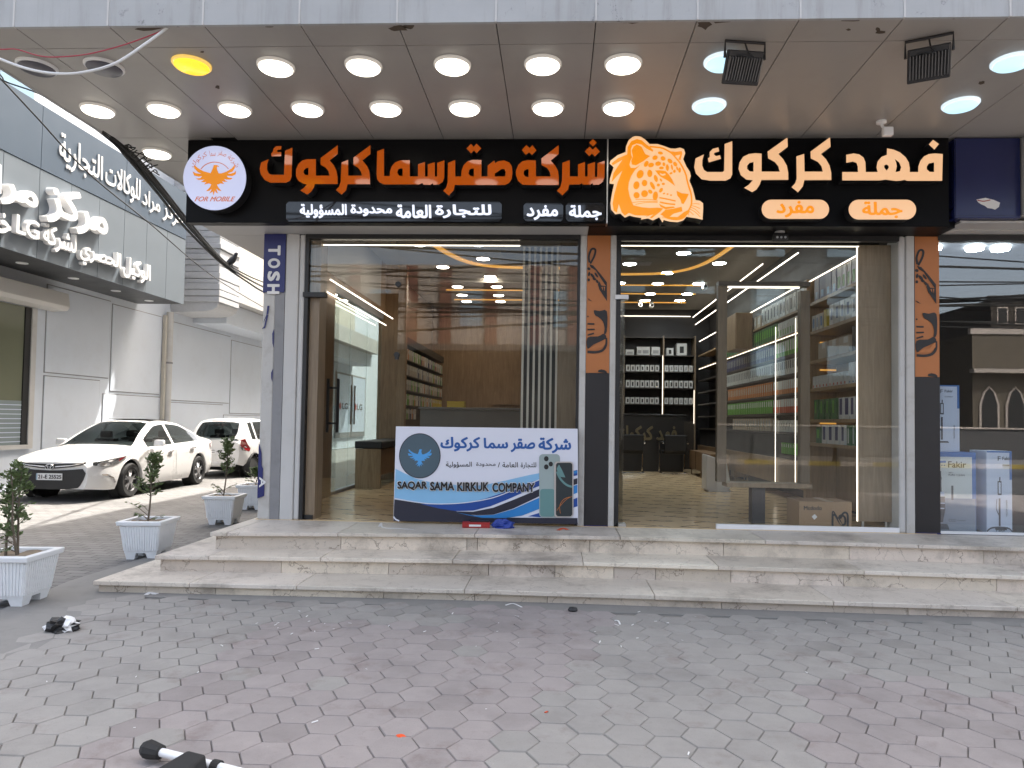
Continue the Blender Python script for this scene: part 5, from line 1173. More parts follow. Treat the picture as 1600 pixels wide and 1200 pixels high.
    for s_ in (1, -1):
        x, yy, z = s_*(sm(P['hw'], G['y'][0]+.35)+.10), G['mir'], sm(P['zs'], G['mir'])+.07
        MB().add([(x-.11, yy, z-.06), (x+.11, yy, z-.05), (x+.11, yy+.10, z-.05), (x-.11, yy+.10, z-.06), (x-.10, yy+.02, z+.075), (x+.09, yy+.02, z+.07), (x+.10, yy+.10, z+.075), (x-.10, yy+.10, z+.08)], [(3, 2, 1, 0), (4, 5, 6, 7), (0, 1, 5, 4), (1, 2, 6, 5), (2, 3, 7, 6), (3, 0, 4, 7)]).build('mirror', 'car_white', t, bevel=.03, seg=2, local=True)
    def on_side(name, m, poly, s_, o=.007):
        """a lamp wrapped on the flank: (y, z) outline"""
        mb = MB(); mb.prism(poly, lambda u, v, w: (s_*(sm(P['hw'], u)+o-w*.9), u+w*.05, v), .02); mb.build(name, m, t, local=True)
    return t, on_side, side
SED = dict(L=4.85, R=.345, r=.33, wy=(.98, 3.76), spokes=5,
    hw=[(0, .64), (.06, .72), (.15, .79), (.35, .86), (.8, .905), (1.6, .912), (3.6, .912), (4.3, .88), (4.62, .81), (4.78, .70), (4.85, .60)],
    zb=[(0, .24), (.3, .20), (.8, .19), (4.0, .20), (4.6, .27), (4.85, .38)],
    zs=[(0, .66), (.12, .73), (.35, .80), (.7, .86), (1.4, .925), (2.5, .965), (3.6, 1.01), (4.3, 1.03), (4.75, 1.0), (4.85, .93)],
    zh=[(0, .70), (.1, .76), (.35, .84), (.8, .93), (1.35, 1.0), (1.6, 1.02), (3.9, 1.07), (4.3, 1.10), (4.72, 1.10), (4.85, .98)],
    g=dict(y=(1.30, 2.22, 3.25, 4.20), roof=[(1.30, .96), (1.75, 1.225), (2.22, 1.43), (2.7, 1.475), (3.25, 1.44), (3.75, 1.27), (4.2, 1.06)], zr=1.46, hwr=.60, side=((1.66, 2.62), (2.72, 3.50), (3.54, 3.86)), mir=1.72),
    seats=(2.15, 3.1), doors=(1.52, 2.67, 3.62), handles=(2.45, 3.42))
carA, ons, sd2 = make_car('parked_car', 'white sedan facing the viewer with its front wheel turned out beside the potted shrubs', (-8.70, 11.80, -.018), R_(1.8), SED)
carA.scale = (.96, .95, .965); carA['label'] = 'white sedan with a black grille, parked facing the viewer'
for s_ in (1, -1):
    ons('headlight', 'lamp_glass', [(.07, .66), (.22, .63), (.45, .665), (.72, .76), (.80, .80), (.5, .775), (.2, .735), (.07, .72)], s_)
    ons('headlight_lens', 'rim_silver', [(.16, .655), (.24, .655), (.26, .70), (.20, .72), (.15, .70)], s_, .010)
    ons('side_marker', 'red_lens', [(.58, .715), (.70, .765), (.76, .785), (.62, .765)], s_, .010)
    ons('fog_slot', 'chrome', [(.20, .50), (.32, .49), (.46, .42), (.52, .33), (.48, .31), (.42, .41), (.30, .46), (.20, .475)], s_)
    ons('tail_light', 'red_lens', [(4.40, .84), (4.62, .80), (4.80, .82), (4.80, .93), (4.5, .95), (4.36, .93)], s_)
def fronts(name, m, polys, y, d=.03, par=None, o=0):
    mb = MB()
    for q in polys: mb.prism(q, lambda u, v, w: (u*.96, y+w, v), d)
    return mb.build(name, m, par or carA, local=True)
fronts('lower_grille', 'grille', [[(-.52, .26), (-.35, .235), (0, .23), (.35, .235), (.52, .26), (.56, .30), (.62, .40), (.66, .52), (.60, .60), (.3, .575), (0, .565), (-.3, .575), (-.60, .60), (-.66, .52), (-.62, .40), (-.56, .30)]], -.022)
fronts('upper_grille', 'grille', [[(-.66, .685), (-.4, .63), (-.1, .60), (.1, .60), (.4, .63), (.66, .685), (.66, .725), (.4, .69), (0, .68), (-.4, .69), (-.66, .725)]], -.03)
fronts('grille_trim', 'chrome', [[(.10, .625), (.4, .65), (.64, .70), (.64, .712), (.4, .665), (.10, .645)], [(-.10, .625), (-.10, .645), (-.4, .665), (-.64, .712), (-.64, .70), (-.4, .65)]], -.036)
em = MB()
for L_ in (ell(0, .63, .075, .052, 0, 20), ell(0, .636, .03, .045, 0, 16), ell(0, .652, .055, .022, 0, 16)):
    em.tube([(x, -.045, z) for x, z in L_]+[(L_[0][0], -.045, L_[0][1])], .006, 5)
em.build('emblem', 'chrome', carA, local=True)
pl = fronts('number_plate', 'paper_white', [[(-.24, .395), (.24, .395), (.24, .515), (-.24, .515)]], -.036, .008)
mb = MB(); put_text(mb, '21-E 25525', (.20-.40-.0, -.040, .42), (.42, 0, 0), (0, 0, .07), (0, -1, 0), .006, .012)
mb.build('plate_number', 'ink', pl, local=True)
MB().box(-.24, -.215, -.0375, -.035, .40, .51).build('plate_strip', 'window_blue', pl, local=True)
MB().box(-.45, .45, 2.42, 3.05, 1.487, 1.4935).build('sunroof', 'grille', carA, local=True)
HAT = dict(L=3.6, R=.30, r=.285, wy=(.72, 3.06), spokes=5,
    hw=[(0, .55), (.1, .68), (.3, .76), (.7, .80), (1.2, .80), (3.2, .80), (3.42, .765), (3.54, .70), (3.6, .62)],
    zb=[(0, .24), (.5, .2), (3.1, .22), (3.45, .30), (3.6, .36)],
    zs=[(0, .66), (.2, .78), (.6, .86), (1.0, .93), (2.2, .97), (3.3, 1.0), (3.55, .97), (3.6, .92)],
    zh=[(0, .70), (.2, .85), (.6, .95), (.95, 1.0), (3.2, 1.03), (3.5, 1.02), (3.6, .96)],
    g=dict(y=(.80, 1.55, 3.18, 3.56), roof=[(.8, .98), (1.2, 1.30), (1.55, 1.50), (2.2, 1.545), (3.0, 1.52), (3.22, 1.48), (3.40, 1.25), (3.56, 1.0)], zr=1.53, hwr=.57, side=((1.12, 1.92), (2.0, 2.75), (2.82, 3.06)), mir=1.15),
    seats=(1.5, 2.5), doors=(1.0, 1.96, 2.80), handles=(1.75, 2.62))
carB, onb, _ = make_car('parked_car', 'white hatchback with a red tail lamp, parked ahead of the sedan and seen from behind', (-8.50, 20.75, -.018), R_(180), HAT)
carB.scale = (1, 1, .955)
# the hatchback drives away: its tail (y = L) points to the viewer after the turn
for s_ in (1, -1):
    onb('tail_light', 'red_lens', [(3.32, .68), (3.46, .72), (3.57, .84), (3.565, .98), (3.47, 1.02), (3.40, .88), (3.28, .76)], s_, .010)
    onb('indicator', 'lamp_glass', [(3.45, .70), (3.53, .72), (3.57, .80), (3.52, .80)], s_, .014)
mb = MB().box(-.30, .30, 3.605, 3.62, .62, .74); pl = mb.build('number_plate', 'paper_white', carB, local=True)
mb = MB(); put_text(mb, '22-C 47', (.26, 3.621, .645), (-.5, 0, 0), (0, 0, .075), (0, 1, 0), .003, .012); mb.build('plate_number', 'ink', pl, local=True)
MB().box(-.55, .55, 3.50, 3.63, .28, .42).build('rear_bumper', 'car_white', carB, bevel=.04, seg=2, local=True)
MB().box(-.18, .18, 3.30, 3.36, 1.465, 1.485).build('brake_light', 'red_lens', carB, local=True)

# ================================================================ POTTED SHRUBS
def pot(loc, rz, label, seed, h, crown, lean, low):
    rng = random.Random(seed)
    t = thing('potted_shrub', label, 'plant', loc, 'white pots with young shrubs along the step', rz)
    W0, W1, HH = .165, .207, .405; mb = MB(); n = 14
    # fluted walls: stepped strips on each side
    for s_ in range(4):
        T = Matrix.Rotation(s_*math.pi/2, 4, 'Z')
        def P3(u, z, off): w = W0+(W1-W0)*(z-.07)/(HH-.07); return tuple(T @ Vector((u*w*.97, -(w+off), z)))
        for i in range(n):
            a, b2 = -1+2*i/n, -1+2*(i+1)/n; m1, m2 = a+(b2-a)*.12, b2-(b2-a)*.12
            mb.add([P3(a, .095, -.004), P3(m1, .095, .010), P3(m2, .095, .010), P3(b2, .095, -.004), P3(a, HH-.02, -.004), P3(m1, HH-.02, .010), P3(m2, HH-.02, .010), P3(b2, HH-.02, -.004)], [(0, 1, 5, 4), (1, 2, 6, 5), (2, 3, 7, 6)])
    mb.hexa([(-W0, -W0, .07), (W0, -W0, .07), (W0, W0, .07), (-W0, W0, .07)], [(-W1+.003, -W1+.003, HH-.06), (W1-.003, -W1+.003, HH-.06), (W1-.003, W1-.003, HH-.06), (-W1+.003, W1-.003, HH-.06)])
    b0 = W0+.004
    for sx, sy in ((1, 1), (-1, 1), (-1, -1), (1, -1)):
        mb.add([(sx*b0, sy*b0, .097), (sx*.042, sy*b0, .097), (sx*.042, sy*(b0-.05), .097), (sx*(b0-.05), sy*.042, .097), (sx*b0, sy*.042, .097), (sx*(b0-.02), sy*(b0-.02), 0), (sx*.07, sy*(b0-.02), 0), (sx*.07, sy*.07, 0), (sx*(b0-.02), sy*.07, 0)],
               [(0, 1, 6, 5), (1, 2, 7, 6), (3, 4, 8, 7), (4, 0, 5, 8), (5, 6, 7, 8), (0, 1, 2, 3, 4), (2, 3, 7)])
    p = mb.build('pot', 'pot', t, local=True)
    mb = MB(); a, b2 = W1+.028, W1-.028
    L1 = [(-a, -a, HH), (a, -a, HH), (a, a, HH), (-a, a, HH)]; L0 = [(x*.97, y*.97, HH-.045) for x, y, z in L1]; L2 = [(x*b2/a, y*b2/a, HH+.002) for x, y, z in L1]; L3 = [(x, y, HH-.05) for x, y, z in L2]
    mb.add(L0+L1+L2+L3, [(i+4*k2, (i+1) % 4+4*k2, (i+1) % 4+4*(k2+1), i+4*(k2+1)) for k2 in range(3) for i in range(4)]+[(3, 2, 1, 0), (12, 13, 14, 15)])
    mb.build('rim', 'pot', p, bevel=.008, seg=2, local=True)
    mb = MB(); g = 9; vs = [(-b2+2*b2*i/(g-1), -b2+2*b2*j/(g-1), HH-.035+rng.uniform(-.012, .022)) for j in range(g) for i in range(g)]
    mb.add(vs, [(j*g+i, j*g+i+1, (j+1)*g+i+1, (j+1)*g+i) for j in range(g-1) for i in range(g-1)]); mb.build('soil', 'soil', t, smooth='all', local=True)
    stems = MB(); lv = MB()
    def leaf(p, d, s):
        d = d.normalized(); sdv = d.cross(Vector((rng.uniform(-1, 1), rng.uniform(-1, 1), rng.uniform(.2, 1)))).normalized(); nrm = d.cross(sdv)
        a_ = p+d*s*.5; lv.add([p, a_+sdv*s*.24+nrm*s*.06, p+d*s, a_-sdv*s*.24+nrm*s*.06, a_-nrm*s*.03], [(0, 1, 4), (1, 2, 4), (2, 3, 4), (3, 0, 4)])
    top = Vector((lean[0], lean[1], h)); base = Vector((rng.uniform(-.02, .02), rng.uniform(-.02, .02), HH-.05))
    nst = 1 if low < 2 else 3
    for q in range(nst):
        b_ = base+Vector((rng.uniform(-.08, .08), rng.uniform(-.06, .06), 0))*(q > 0); tp = top+Vector((rng.uniform(-.14, .14), rng.uniform(-.1, .1), -rng.uniform(0, .12)))*(q > 0)
        ln = smooth_line([b_, b_.lerp(tp, .35)+Vector((rng.uniform(-.02, .02), 0, 0)), b_.lerp(tp, .7)+Vector((rng.uniform(-.02, .02), 0, 0)), tp], 6); stems.tube(ln, [.011-.008*i/(len(ln)-1) for i in range(len(ln))], 6)
        nb = int(26/nst)+4
        for i in range(nb):
            f = crown+(1-crown)*(i/nb)**.8; k2 = min(len(ln)-2, int(f*(len(ln)-1))); p0 = ln[k2]
            w = rng.uniform(0, 6.28); ln2 = rng.uniform(.07, .19)*(1.15-.6*(f-crown)/(1-crown)); d = Vector((math.cos(w), math.sin(w), rng.uniform(.5, 1.5))).normalized()
            e = p0+d*ln2; stems.tube([p0, p0.lerp(e, .5)+Vector((0, 0, -.008)), e], [.004, .003, .0015], 4)
            for z in range(24):
                u = rng.uniform(.15, 1.05); ww = rng.uniform(0, 6.28); leaf(p0.lerp(e, u)+Vector((rng.gauss(0, .008), rng.gauss(0, .008), rng.gauss(0, .008))), d*.6+Vector((math.cos(ww), math.sin(ww), rng.uniform(-.2, .6))), rng.uniform(.030, .056))
    for i in range(5 if low else 0):
        w = rng.uniform(0, 6.28) if low > 1 else rng.uniform(2.2, 4.6)+(math.pi if i > 3 else 0); p0 = base+Vector((0, 0, rng.uniform(.03, .16))); e = p0+Vector((math.cos(w)*.2, math.sin(w)*.15, rng.uniform(.02, .14))); stems.tube([p0, p0.lerp(e, .5)+Vector((0, 0, .02)), e], [.004, .003, .0015], 4)
        for z in range(9): ww = rng.uniform(0, 6.28); leaf(p0.lerp(e, rng.uniform(.45, 1.05)), Vector((math.cos(ww), math.sin(ww), rng.uniform(-.3, .5))), rng.uniform(.03, .05))
    stems.build('trunk', 'bark', t, True, local=True); lv.build('crown', 'leaf', t, local=True, recalc=False)
pot((-4.30, 5.49, -.012), R_(4), 'nearest white pot holding a bushy shrub, cut by the left edge of the picture', 4, 1.10, .25, (.0, .02), 2)
pot((-4.36, 7.42, -.016), R_(5), 'white pot with a shrub standing before the front wheel of the sedan', 8, 1.07, .40, (.03, .0), 1)
pot((-4.70, 9.86, -.016), R_(4), 'white pot with a thin shrub in front of the hatchback', 15, 1.16, .40, (.05, .0), 1)
pot((-4.98, 11.5, -.016), R_(3), 'farthest white pot, mostly hidden behind the corner pillar', 21, .62, .5, (.04, .0), 1)

# ================================================================ INSIDE THE LEFT SHOP
def ceil_light(kind, x, y, label, group):
    m = {'w': 'in_light', 'c': 'in_cool'}[kind]
    if kind in cl: return dup(cl[kind], (x, y, ZC), label, group)
    t = thing('ceiling_light', label, 'light', (x, y, ZC), group)
    MB().lathe([(.125, -.001), (.125, -.012), (.112, -.02), (.11, -.008)], 28).build('frame', 'white_plastic', t, True, local=True)
    MB().lathe([(.109, -.009), (.105, -.022), (0, -.024)], 28, cap=False).build('diffuser', m, t, True, local=True)
    cl[kind] = t; return t
cl = {}
LL = [(655, 380.5), (747, 380.5), (755, 403), (692, 416), (766, 431), (715, 447), (776, 447), (722, 460), (779, 460.5), (729, 470), (782, 470)]
for i, (x, y) in enumerate(LL):
    p = onZ(x, y, ZC)
    ceil_light('w', p.x, p.y, '%s round ceiling light back from the window in the left shop' % (ORD[i] if i > 0 else 'very first'), 'ceiling lights of the left shop')
RLs = [(1068, 394, 'c'), (984, 411, 'c'), (1124, 410, 'c'), (1043, 425, 'c'), (968, 441, 'c'), (1028, 442, 'w'), (1091, 442, 'c'), (1016, 458, 'w'), (1074, 458, 'c'), (1008, 468.5, 'w'), (1062, 468.5, 'c')]
for i, (x, y, kd) in enumerate(RLs):
    p = onZ(x, y, ZC)
    ceil_light(kd, p.x, p.y, '%s %s ceiling light back from the door in the right shop' % (ORD[i], 'bluish' if kd == 'c' else 'cream'), 'ceiling lights of the right shop')
for x, y in ((1465, 372.5), (1530, 374), (1575, 373)):
    p = onZ(x+14, y, ZU); t = thing('ceiling_light', {1465: 'small ceiling light nearest the painted pillar in the right-hand shop', 1530: 'large ceiling light over the vacuum boxes', 1575: 'small ceiling light by the right edge over the vacuum boxes'}[x], 'light', (p.x, 7.8, 3.46))
    MB().lathe([(.09, -.001), (.085, -.03), (0, -.032)], 24).build('diffuser', 'in_cool', t, local=True)

t = thing('bench', 'wooden bench with a black padded top inside the left shop', 'bench', (-3.0, 11.6, H3))
MB().box(-3.12, -2.72, 10.85, 10.89, H3+.005, 1.03).build('leg_panel', 'wood', t); MB().box(-3.12, -2.72, 13.0, 13.04, H3+.005, 1.03).build('leg_panel', 'wood', t)
MB().box(-3.10, -2.76, 10.9, 12.99, H3+.2, 1.02).build('seat_box', 'wood_warm', t); MB().box(-3.13, -2.70, 10.82, 13.06, 1.035, 1.15).build('cushion', 'cushion', t, bevel=.02, seg=2)
t = thing('reception_counter', 'grey reception counter behind the leaning banner in the left shop', 'counter', (-1.0, 12.8, H3))
MB().box(-2.46, -.1, 12.6, 13.2, H3+.01, 1.68).build('front_panel', 'counter', t); MB().box(-2.49, -.07, 12.57, 13.23, 1.685, 1.73).build('counter_top', 'counter', t, bevel=.005)
mb = MB()
for i in range(5): mb.box(-2.0, -1.68, 12.75, 12.95, 1.735+i*.022, 1.753+i*.022)
tag(mb.build('yellow_packs', 'yellow_pack'), 'small stack of yellow packs on the grey counter', 'packs')
t = thing('dark_board', 'dark brown panel on the wooden back wall above the counter', 'panel', (-.9, 17.3, 2.4))
MB().box(-1.6, .2, 17.30, 17.39, 1.9, 2.75).build('board', 'wood_warm', t)
bk = thing('case_shelves', 'dark shelf rack of phone case packs on the left wall of the left shop', 'shelves', (-2.9, 14.6, H3))
SZ = (2.62, 2.33, 2.05, 1.77, 1.50); XB = -2.80
MB().box(-3.12, -3.09, 12.78, 17.2, H3+.005, 3.05).build('back_board', 'wood_dark', bk)
mb = MB()
for z in SZ: mb.box(-3.085, XB, 12.8, 17.2, z-.02, z)
mb.box(-3.085, XB, 12.8, 17.2, 2.90, 3.04).build('shelf', 'wood_dark', bk)
MB().box(-3.085, XB, 12.76, 12.795, H3, 3.04).build('end_panel', 'black', bk)
MB().box(-3.085, XB, 12.8, 17.2, H3+.005, 1.47).build('base_cabinet', 'wood_dark', bk)
def pack(name, w, d, h, m0, m1, win=(.12, .35, .88, .82), axis='x'):
    """a boxed item: body + printed face; axis = the way the face looks (x: towards -X, X: towards +X, y: towards -Y)"""
    mb = MB().box(-w/2, w/2, -d/2, d/2, 0, h, 0)
    a, b2, c, e = win
    mb.box(-w/2+w*a, -w/2+w*c, -d/2-.0015, -d/2, h*b2, h*e, 1)
    ang = {'y': 0, 'x': -90, 'X': 90}[axis]; R = Matrix.Rotation(R_(ang), 4, 'Z'); mb.v = [tuple(R @ Vector(p)) for p in mb.v]
    o = mb.build(name, [m0, m1], local=True); return o
def row(proto, n, p0, step, label, cat, group, skip=0, jit=.0, rng=random.Random(9), first=True):
    out = []
    for i in range(n):
        if skip and rng.random() < skip: continue
        if first and not out: o = proto
        else: o = proto.copy(); col.objects.link(o)
        o.location = (p0[0]+step[0]*i, p0[1]+step[1]*i, p0[2]); o.rotation_euler = (0, 0, rng.uniform(-jit, jit)); tag(o, label, cat, group); out.append(o)
    return out
rng = random.Random(21); cols = ['p_beige']*5+['p_white', 'p_grey', 'p_white']+['p_orange', 'p_navy', 'p_green']
for zi, z in enumerate(SZ):
    protos_ = {}
    n = 44 if zi < 4 else 12
    for i in range(n):
        c = rng.choice(cols) if not (zi == 3 and i > 30) else 'p_yellow'
        h = (.18, .205)[i % 2]+rng.uniform(-.006, .006)
        if c in protos_: o = protos_[c].copy(); col.objects.link(o)
        else: protos_[c] = o = pack('case_pack', .07, .12, .2, c, 'p_white' if c != 'p_white' else 'p_beige', (.2, .55, .8, .9), 'X')
        o.location = (XB-.075, 12.88+i*.098, z+.001); o.rotation_euler = (0, 0, rng.uniform(-.06, .06))
        nm = {'p_beige': 'beige', 'p_white': 'white', 'p_grey': 'grey', 'p_orange': 'orange', 'p_navy': 'dark blue', 'p_green': 'green', 'p_yellow': 'yellow'}[c]
        tag(o, '%s phone case pack on the %s shelf down of the dark left-hand rack' % (nm, ORD[zi]), 'case pack', '%s case packs on shelf %s of the rack' % (nm, ORD[zi]))

# ================================================================ INSIDE THE RIGHT SHOP
bs = thing('back_shelves', 'tall dark shelf wall with boxed phones at the back of the right shop', 'shelves', (2.2, 17.2, H3))
BZ = (3.13, 2.74, 2.35, 1.96)
mb = MB()
for z in BZ+(3.57,): mb.box(.6, 3.28, 16.95, 17.38, z-.025, z)
mb.build('shelf', 'wood_dark', bs)
for x in (1.60, 2.54, 3.29): MB().box(x-.015, x+.015, 16.94, 17.38, H3+.005, 3.6).build('divider', 'wood_grey', bs)
MB().box(2.515, 2.523, 16.93, 16.938, 1.3, 3.12).box(3.262, 3.27, 16.93, 16.938, 1.5, 2.3).build('led_strip', 'led', bs)
MB().box(.6, 3.28, 17.0, 17.38, H3+.005, 1.55).build('base_cabinet', 'wood_dark', bs)
for zi, z in enumerate(BZ[1:]):
    for sec_, (xa, n, stp) in enumerate(((1.70, 7, .115), (2.62, 6, .115))):
        pr = pack('phone_box', .09, .10, .15+.02*(zi == 1), 'p_white', 'p_black' if sec_ == 0 or zi == 1 else 'p_grey', (.3, .2, .7, .75), 'y')
        row(pr, n, (xa, 17.02, z+.001), (stp, 0), 'small white phone box on the %s shelf, %s the glowing divider' % (('second', 'third', 'fourth')[zi], ('left of', 'right of')[sec_]), 'phone box', 'phone boxes at the back, shelf %d %s' % (zi+2, 'ab'[sec_]), jit=.05)
    pr = pack('phone_box', .09, .10, .15, 'p_white', 'p_black', (.3, .2, .7, .75), 'y'); row(pr, 2, (1.40, 17.02, z+.001), (.115, 0), 'small white phone box on the %s back shelf next to the door frame' % (('second', 'third', 'fourth')[zi]), 'phone box', 'phone boxes at the back by the door, shelf %d' % (zi+2))
z = BZ[0]
for x, w, h, lab in ((1.50, .13, .27, 'white appliance box at the left end of the top back shelf'), (2.70, .16, .18, 'white headphone box on the top back shelf'), (2.98, .24, .29, 'tallest white box with a black figure on the top back shelf')):
    o = pack('appliance_box', w, .2, h, 'p_white', 'p_black', (.3, .2, .7, .75), 'y'); o.location = (x, 17.1, z+.001); tag(o, lab, 'box')
for i, (x, w, h) in enumerate(((1.74, .2, .13), (1.97, .12, .20), (2.12, .2, .20), (2.36, .2, .20))):
    o = pack('appliance_box', w, .2, h, 'p_white', 'p_grey', (.15, .2, .85, .6), 'y'); o.location = (x, 17.1, z+.001); tag(o, '%s white box left of the glowing divider on the top back shelf' % ORD[i], 'box')
# right-hand wall
rw_ = thing('wall_shelves', 'long wooden wall of product shelves down the right side of the right shop', 'shelves', (3.5, 12, H3))
NZ = (3.10, 2.72, 2.34, 1.98, 1.58, 1.28); XN = 3.30
MB().box(3.68, 3.70, 7.62, 9.45, .45, 3.43).build('back_board', 'wood', rw_)
for z in NZ: MB().box(XN, 3.675, 7.655, 9.40, z-.04, z).build('shelf', 'wood', rw_)
MB().box(XN-.115, 3.53, 7.60, 7.65, .50, 3.43).build('end_panel', 'wood_grey', rw_)
mb = MB()
for x in (3.24, 3.48): mb.tube([(x, 7.62, H3+.005), (x, 7.62, .50)], .014, 8)
mb.build('foot', 'alu', rw_)
MB().box(XN-.127, XN-.118, 7.60, 7.609, .50, 3.41).build('led_strip', 'led', rw_); MB().box(XN, XN+.008, 7.66, 9.40, 3.385, 3.40).build('led_strip', 'led', rw_)
MB().box(XN-.02, 3.67, 9.42, 9.52, .45, 3.43).build('divider', 'wood', rw_)
FZ = (3.12, 2.82, 2.52, 2.24, 1.96, 1.68, 1.40)
MB().box(3.68, 3.70, 9.53, 16.9, .45, 3.6).build('back_board', 'dark_wall', rw_)
for i, z in enumerate(FZ): MB().box(XN+.05, 3.675, 9.53, 16.9, z-.03, z).build('shelf', 'wood_dark' if i > 1 else 'wood', rw_)
MB().box(XN+.05, XN+.06, 9.6, 16.8, 3.44, 3.455).box(XN+.05, XN+.06, 9.6, 16.8, 2.785, 2.795).build('led_strip', 'led', rw_)
for y in (10.0, 10.9): MB().box(XN+.03, XN+.038, y, y+.007, .62, 3.0).build('led_strip', 'led', rw_)
MB().box(XN+.05, 3.66, 9.53, 16.9, .62, 1.0).build('drawer_front', 'wood_warm', rw_); MB().box(XN+.1, 3.66, 9.54, 16.9, 1.0, 1.36).build('recess', 'room_black', rw_)
def nrow(zi, y0, n, stp, h, w, m0, m1, word, win=(.2, .3, .8, .85)):
    pr = pack('product_box', w, .15, h, m0, m1, win, 'x')
    row(pr, n, (XN+.09, y0, NZ[zi]+.001), (0, stp), '%s on the %s shelf down, near end of right wall' % (word, ORD[zi]), 'product box', '%s, shelf %d near end' % (word, zi+1), jit=.07)
nrow(0, 8.58, 4, .19, .275, .17, 'p_navy', 'p_blue', 'dark blue speaker box', (.3, .1, .7, .4)); nrow(0, 7.72, 6, .14, .275, .13, 'p_white', 'p_green', 'white and green box', (.1, .1, .6, .6))
nrow(1, 7.72, 3, .15, .26, .13, 'p_white', 'p_black', 'white boxed earphone set', (.3, .25, .75, .8)); nrow(1, 8.18, 4, .16, .25, .14, 'p_white', 'p_navy', 'white box with a dark window', (.3, .25, .75, .8)); nrow(1, 8.86, 1, .1, .22, .09, 'p_yellow', 'p_yellow', 'yellow box'); nrow(1, 9.0, 3, .13, .2, .1, 'p_white', 'p_blue', 'small white box', (.3, .2, .75, .8))
nrow(2, 8.3, 3, .33, .20, .28, 'p_beige', 'p_white', 'large grey carton', (.5, .6, .9, .95)); nrow(2, 7.93, 1, .1, .28, .24, 'p_black', 'p_grey', 'black carrier bag', (.45, .6, .6, .7)); nrow(2, 7.72, 1, .1, .24, .1, 'p_beige', 'p_white', 'beige box')
nrow(3, 7.70, 6, .085, .24, .07, 'p_white', 'p_blue', 'slim white and teal box', (.3, .05, .7, .12)); nrow(3, 8.25, 10, .11, .15, .09, 'p_white', 'p_red', 'small white charger box', (.2, .05, .5, .25))
nrow(4, 7.74, 5, .16, .25, .13, 'p_white', 'p_navy', 'white box with a navy panel', (.2, .2, .8, .95)); nrow(4, 8.6, 4, .19, .25, .14, 'p_dkgreen', 'p_green', 'green power bank box', (.3, .3, .6, .9))
nrow(5, 7.74, 4, .14, .23, .1, 'p_dkgreen', 'p_white', 'green box with a white strip', (.25, .1, .5, .85)); nrow(5, 8.33, 4, .19, .23, .14, 'p_white', 'p_navy', 'white and dark box', (.3, .2, .8, .9)); nrow(5, 9.1, 1, .2, .2, .12, 'p_dkgreen', 'p_green', 'single green box')
def frow(zi, y0, n, stp, h, w, m0, m1, word, win=(.2, .3, .8, .85)):
    pr = pack('product_pack', w, .12, h, m0, m1, win, 'x')
    row(pr, n, (XN+.12, y0, FZ[zi]+.001), (0, stp), '%s on the %s shelf down, far end of right wall' % (word, ORD[zi]), 'product pack', '%s, shelf %d far end' % (word, zi+1), jit=.06)
frow(0, 9.66, 14, .155, .27, .13, 'p_white', 'p_black', 'white boxed kettle', (.3, .2, .7, .8)); frow(0, 11.9, 10, .2, .2, .17, 'p_beige', 'p_white', 'beige box')
frow(1, 9.62, 12, .11, .22, .09, 'p_white', 'p_green', 'white and green pack', (.1, .1, .5, .5)); frow(1, 10.95, 28, .12, .24, .1, 'p_dkgreen', 'p_green', 'dark green hanging pack')
frow(2, 9.62, 13, .11, .22, .09, 'p_green', 'p_white', 'white pack with a green edge', (.0, .3, .8, 1.0)); frow(2, 11.1, 26, .12, .22, .1, 'p_navy', 'p_grey', 'dark blue hanging pack')
frow(3, 9.62, 16, .095, .21, .08, 'p_white', 'p_black', 'white pack with a black cable', (.3, .4, .7, .95)); frow(3, 11.2, 26, .12, .22, .1, 'p_white', 'p_grey', 'pale hanging pack')
frow(4, 9.62, 17, .09, .2, .08, 'p_orange', 'p_white', 'white and orange pack', (.0, .35, 1.0, 1.0)); frow(4, 11.2, 24, .12, .21, .1, 'p_orange', 'p_beige', 'orange hanging pack')
frow(5, 9.62, 17, .09, .2, .08, 'p_red', 'p_white', 'white and red pack', (.0, .45, 1.0, 1.0)); frow(5, 11.2, 24, .12, .21, .1, 'p_green', 'p_white', 'green slim pack', (.2, .5, .7, .9))
frow(6, 9.62, 13, .12, .17, .09, 'p_white', 'p_black', 'white pack with black dots', (.35, .45, .65, .75)); frow(6, 11.3, 16, .15, .2, .12, 'p_beige', 'p_grey', 'beige slim pack')
pr = pack('hanging_pack', .09, .04, .16, 'p_green', 'p_white', (.2, .6, .6, .9), 'x'); row(pr, 11, (XN+.08, 9.66, 1.08), (0, .10), 'bright green pack hanging under the lowest shelf of the right wall', 'pack', 'bright green hanging packs')
for z in NZ: MB().box(3.45, 3.66, 9.40, 9.406, z+.24, z+.262).build('led_strip', 'cove', rw_)
t = thing('hanging_cabinet', 'plain wooden cabinet on the far right wall of the right shop', 'cabinet', (3.3, 12.6, 2.85))
MB().box(3.05, 3.34, 12.2, 12.9, 2.80, 3.42).build('case', 'wood_warm', t, bevel=.006); MB().box(3.06, 3.33, 12.185, 12.199, 2.82, 3.40).build('door', 'wood_warm', t)

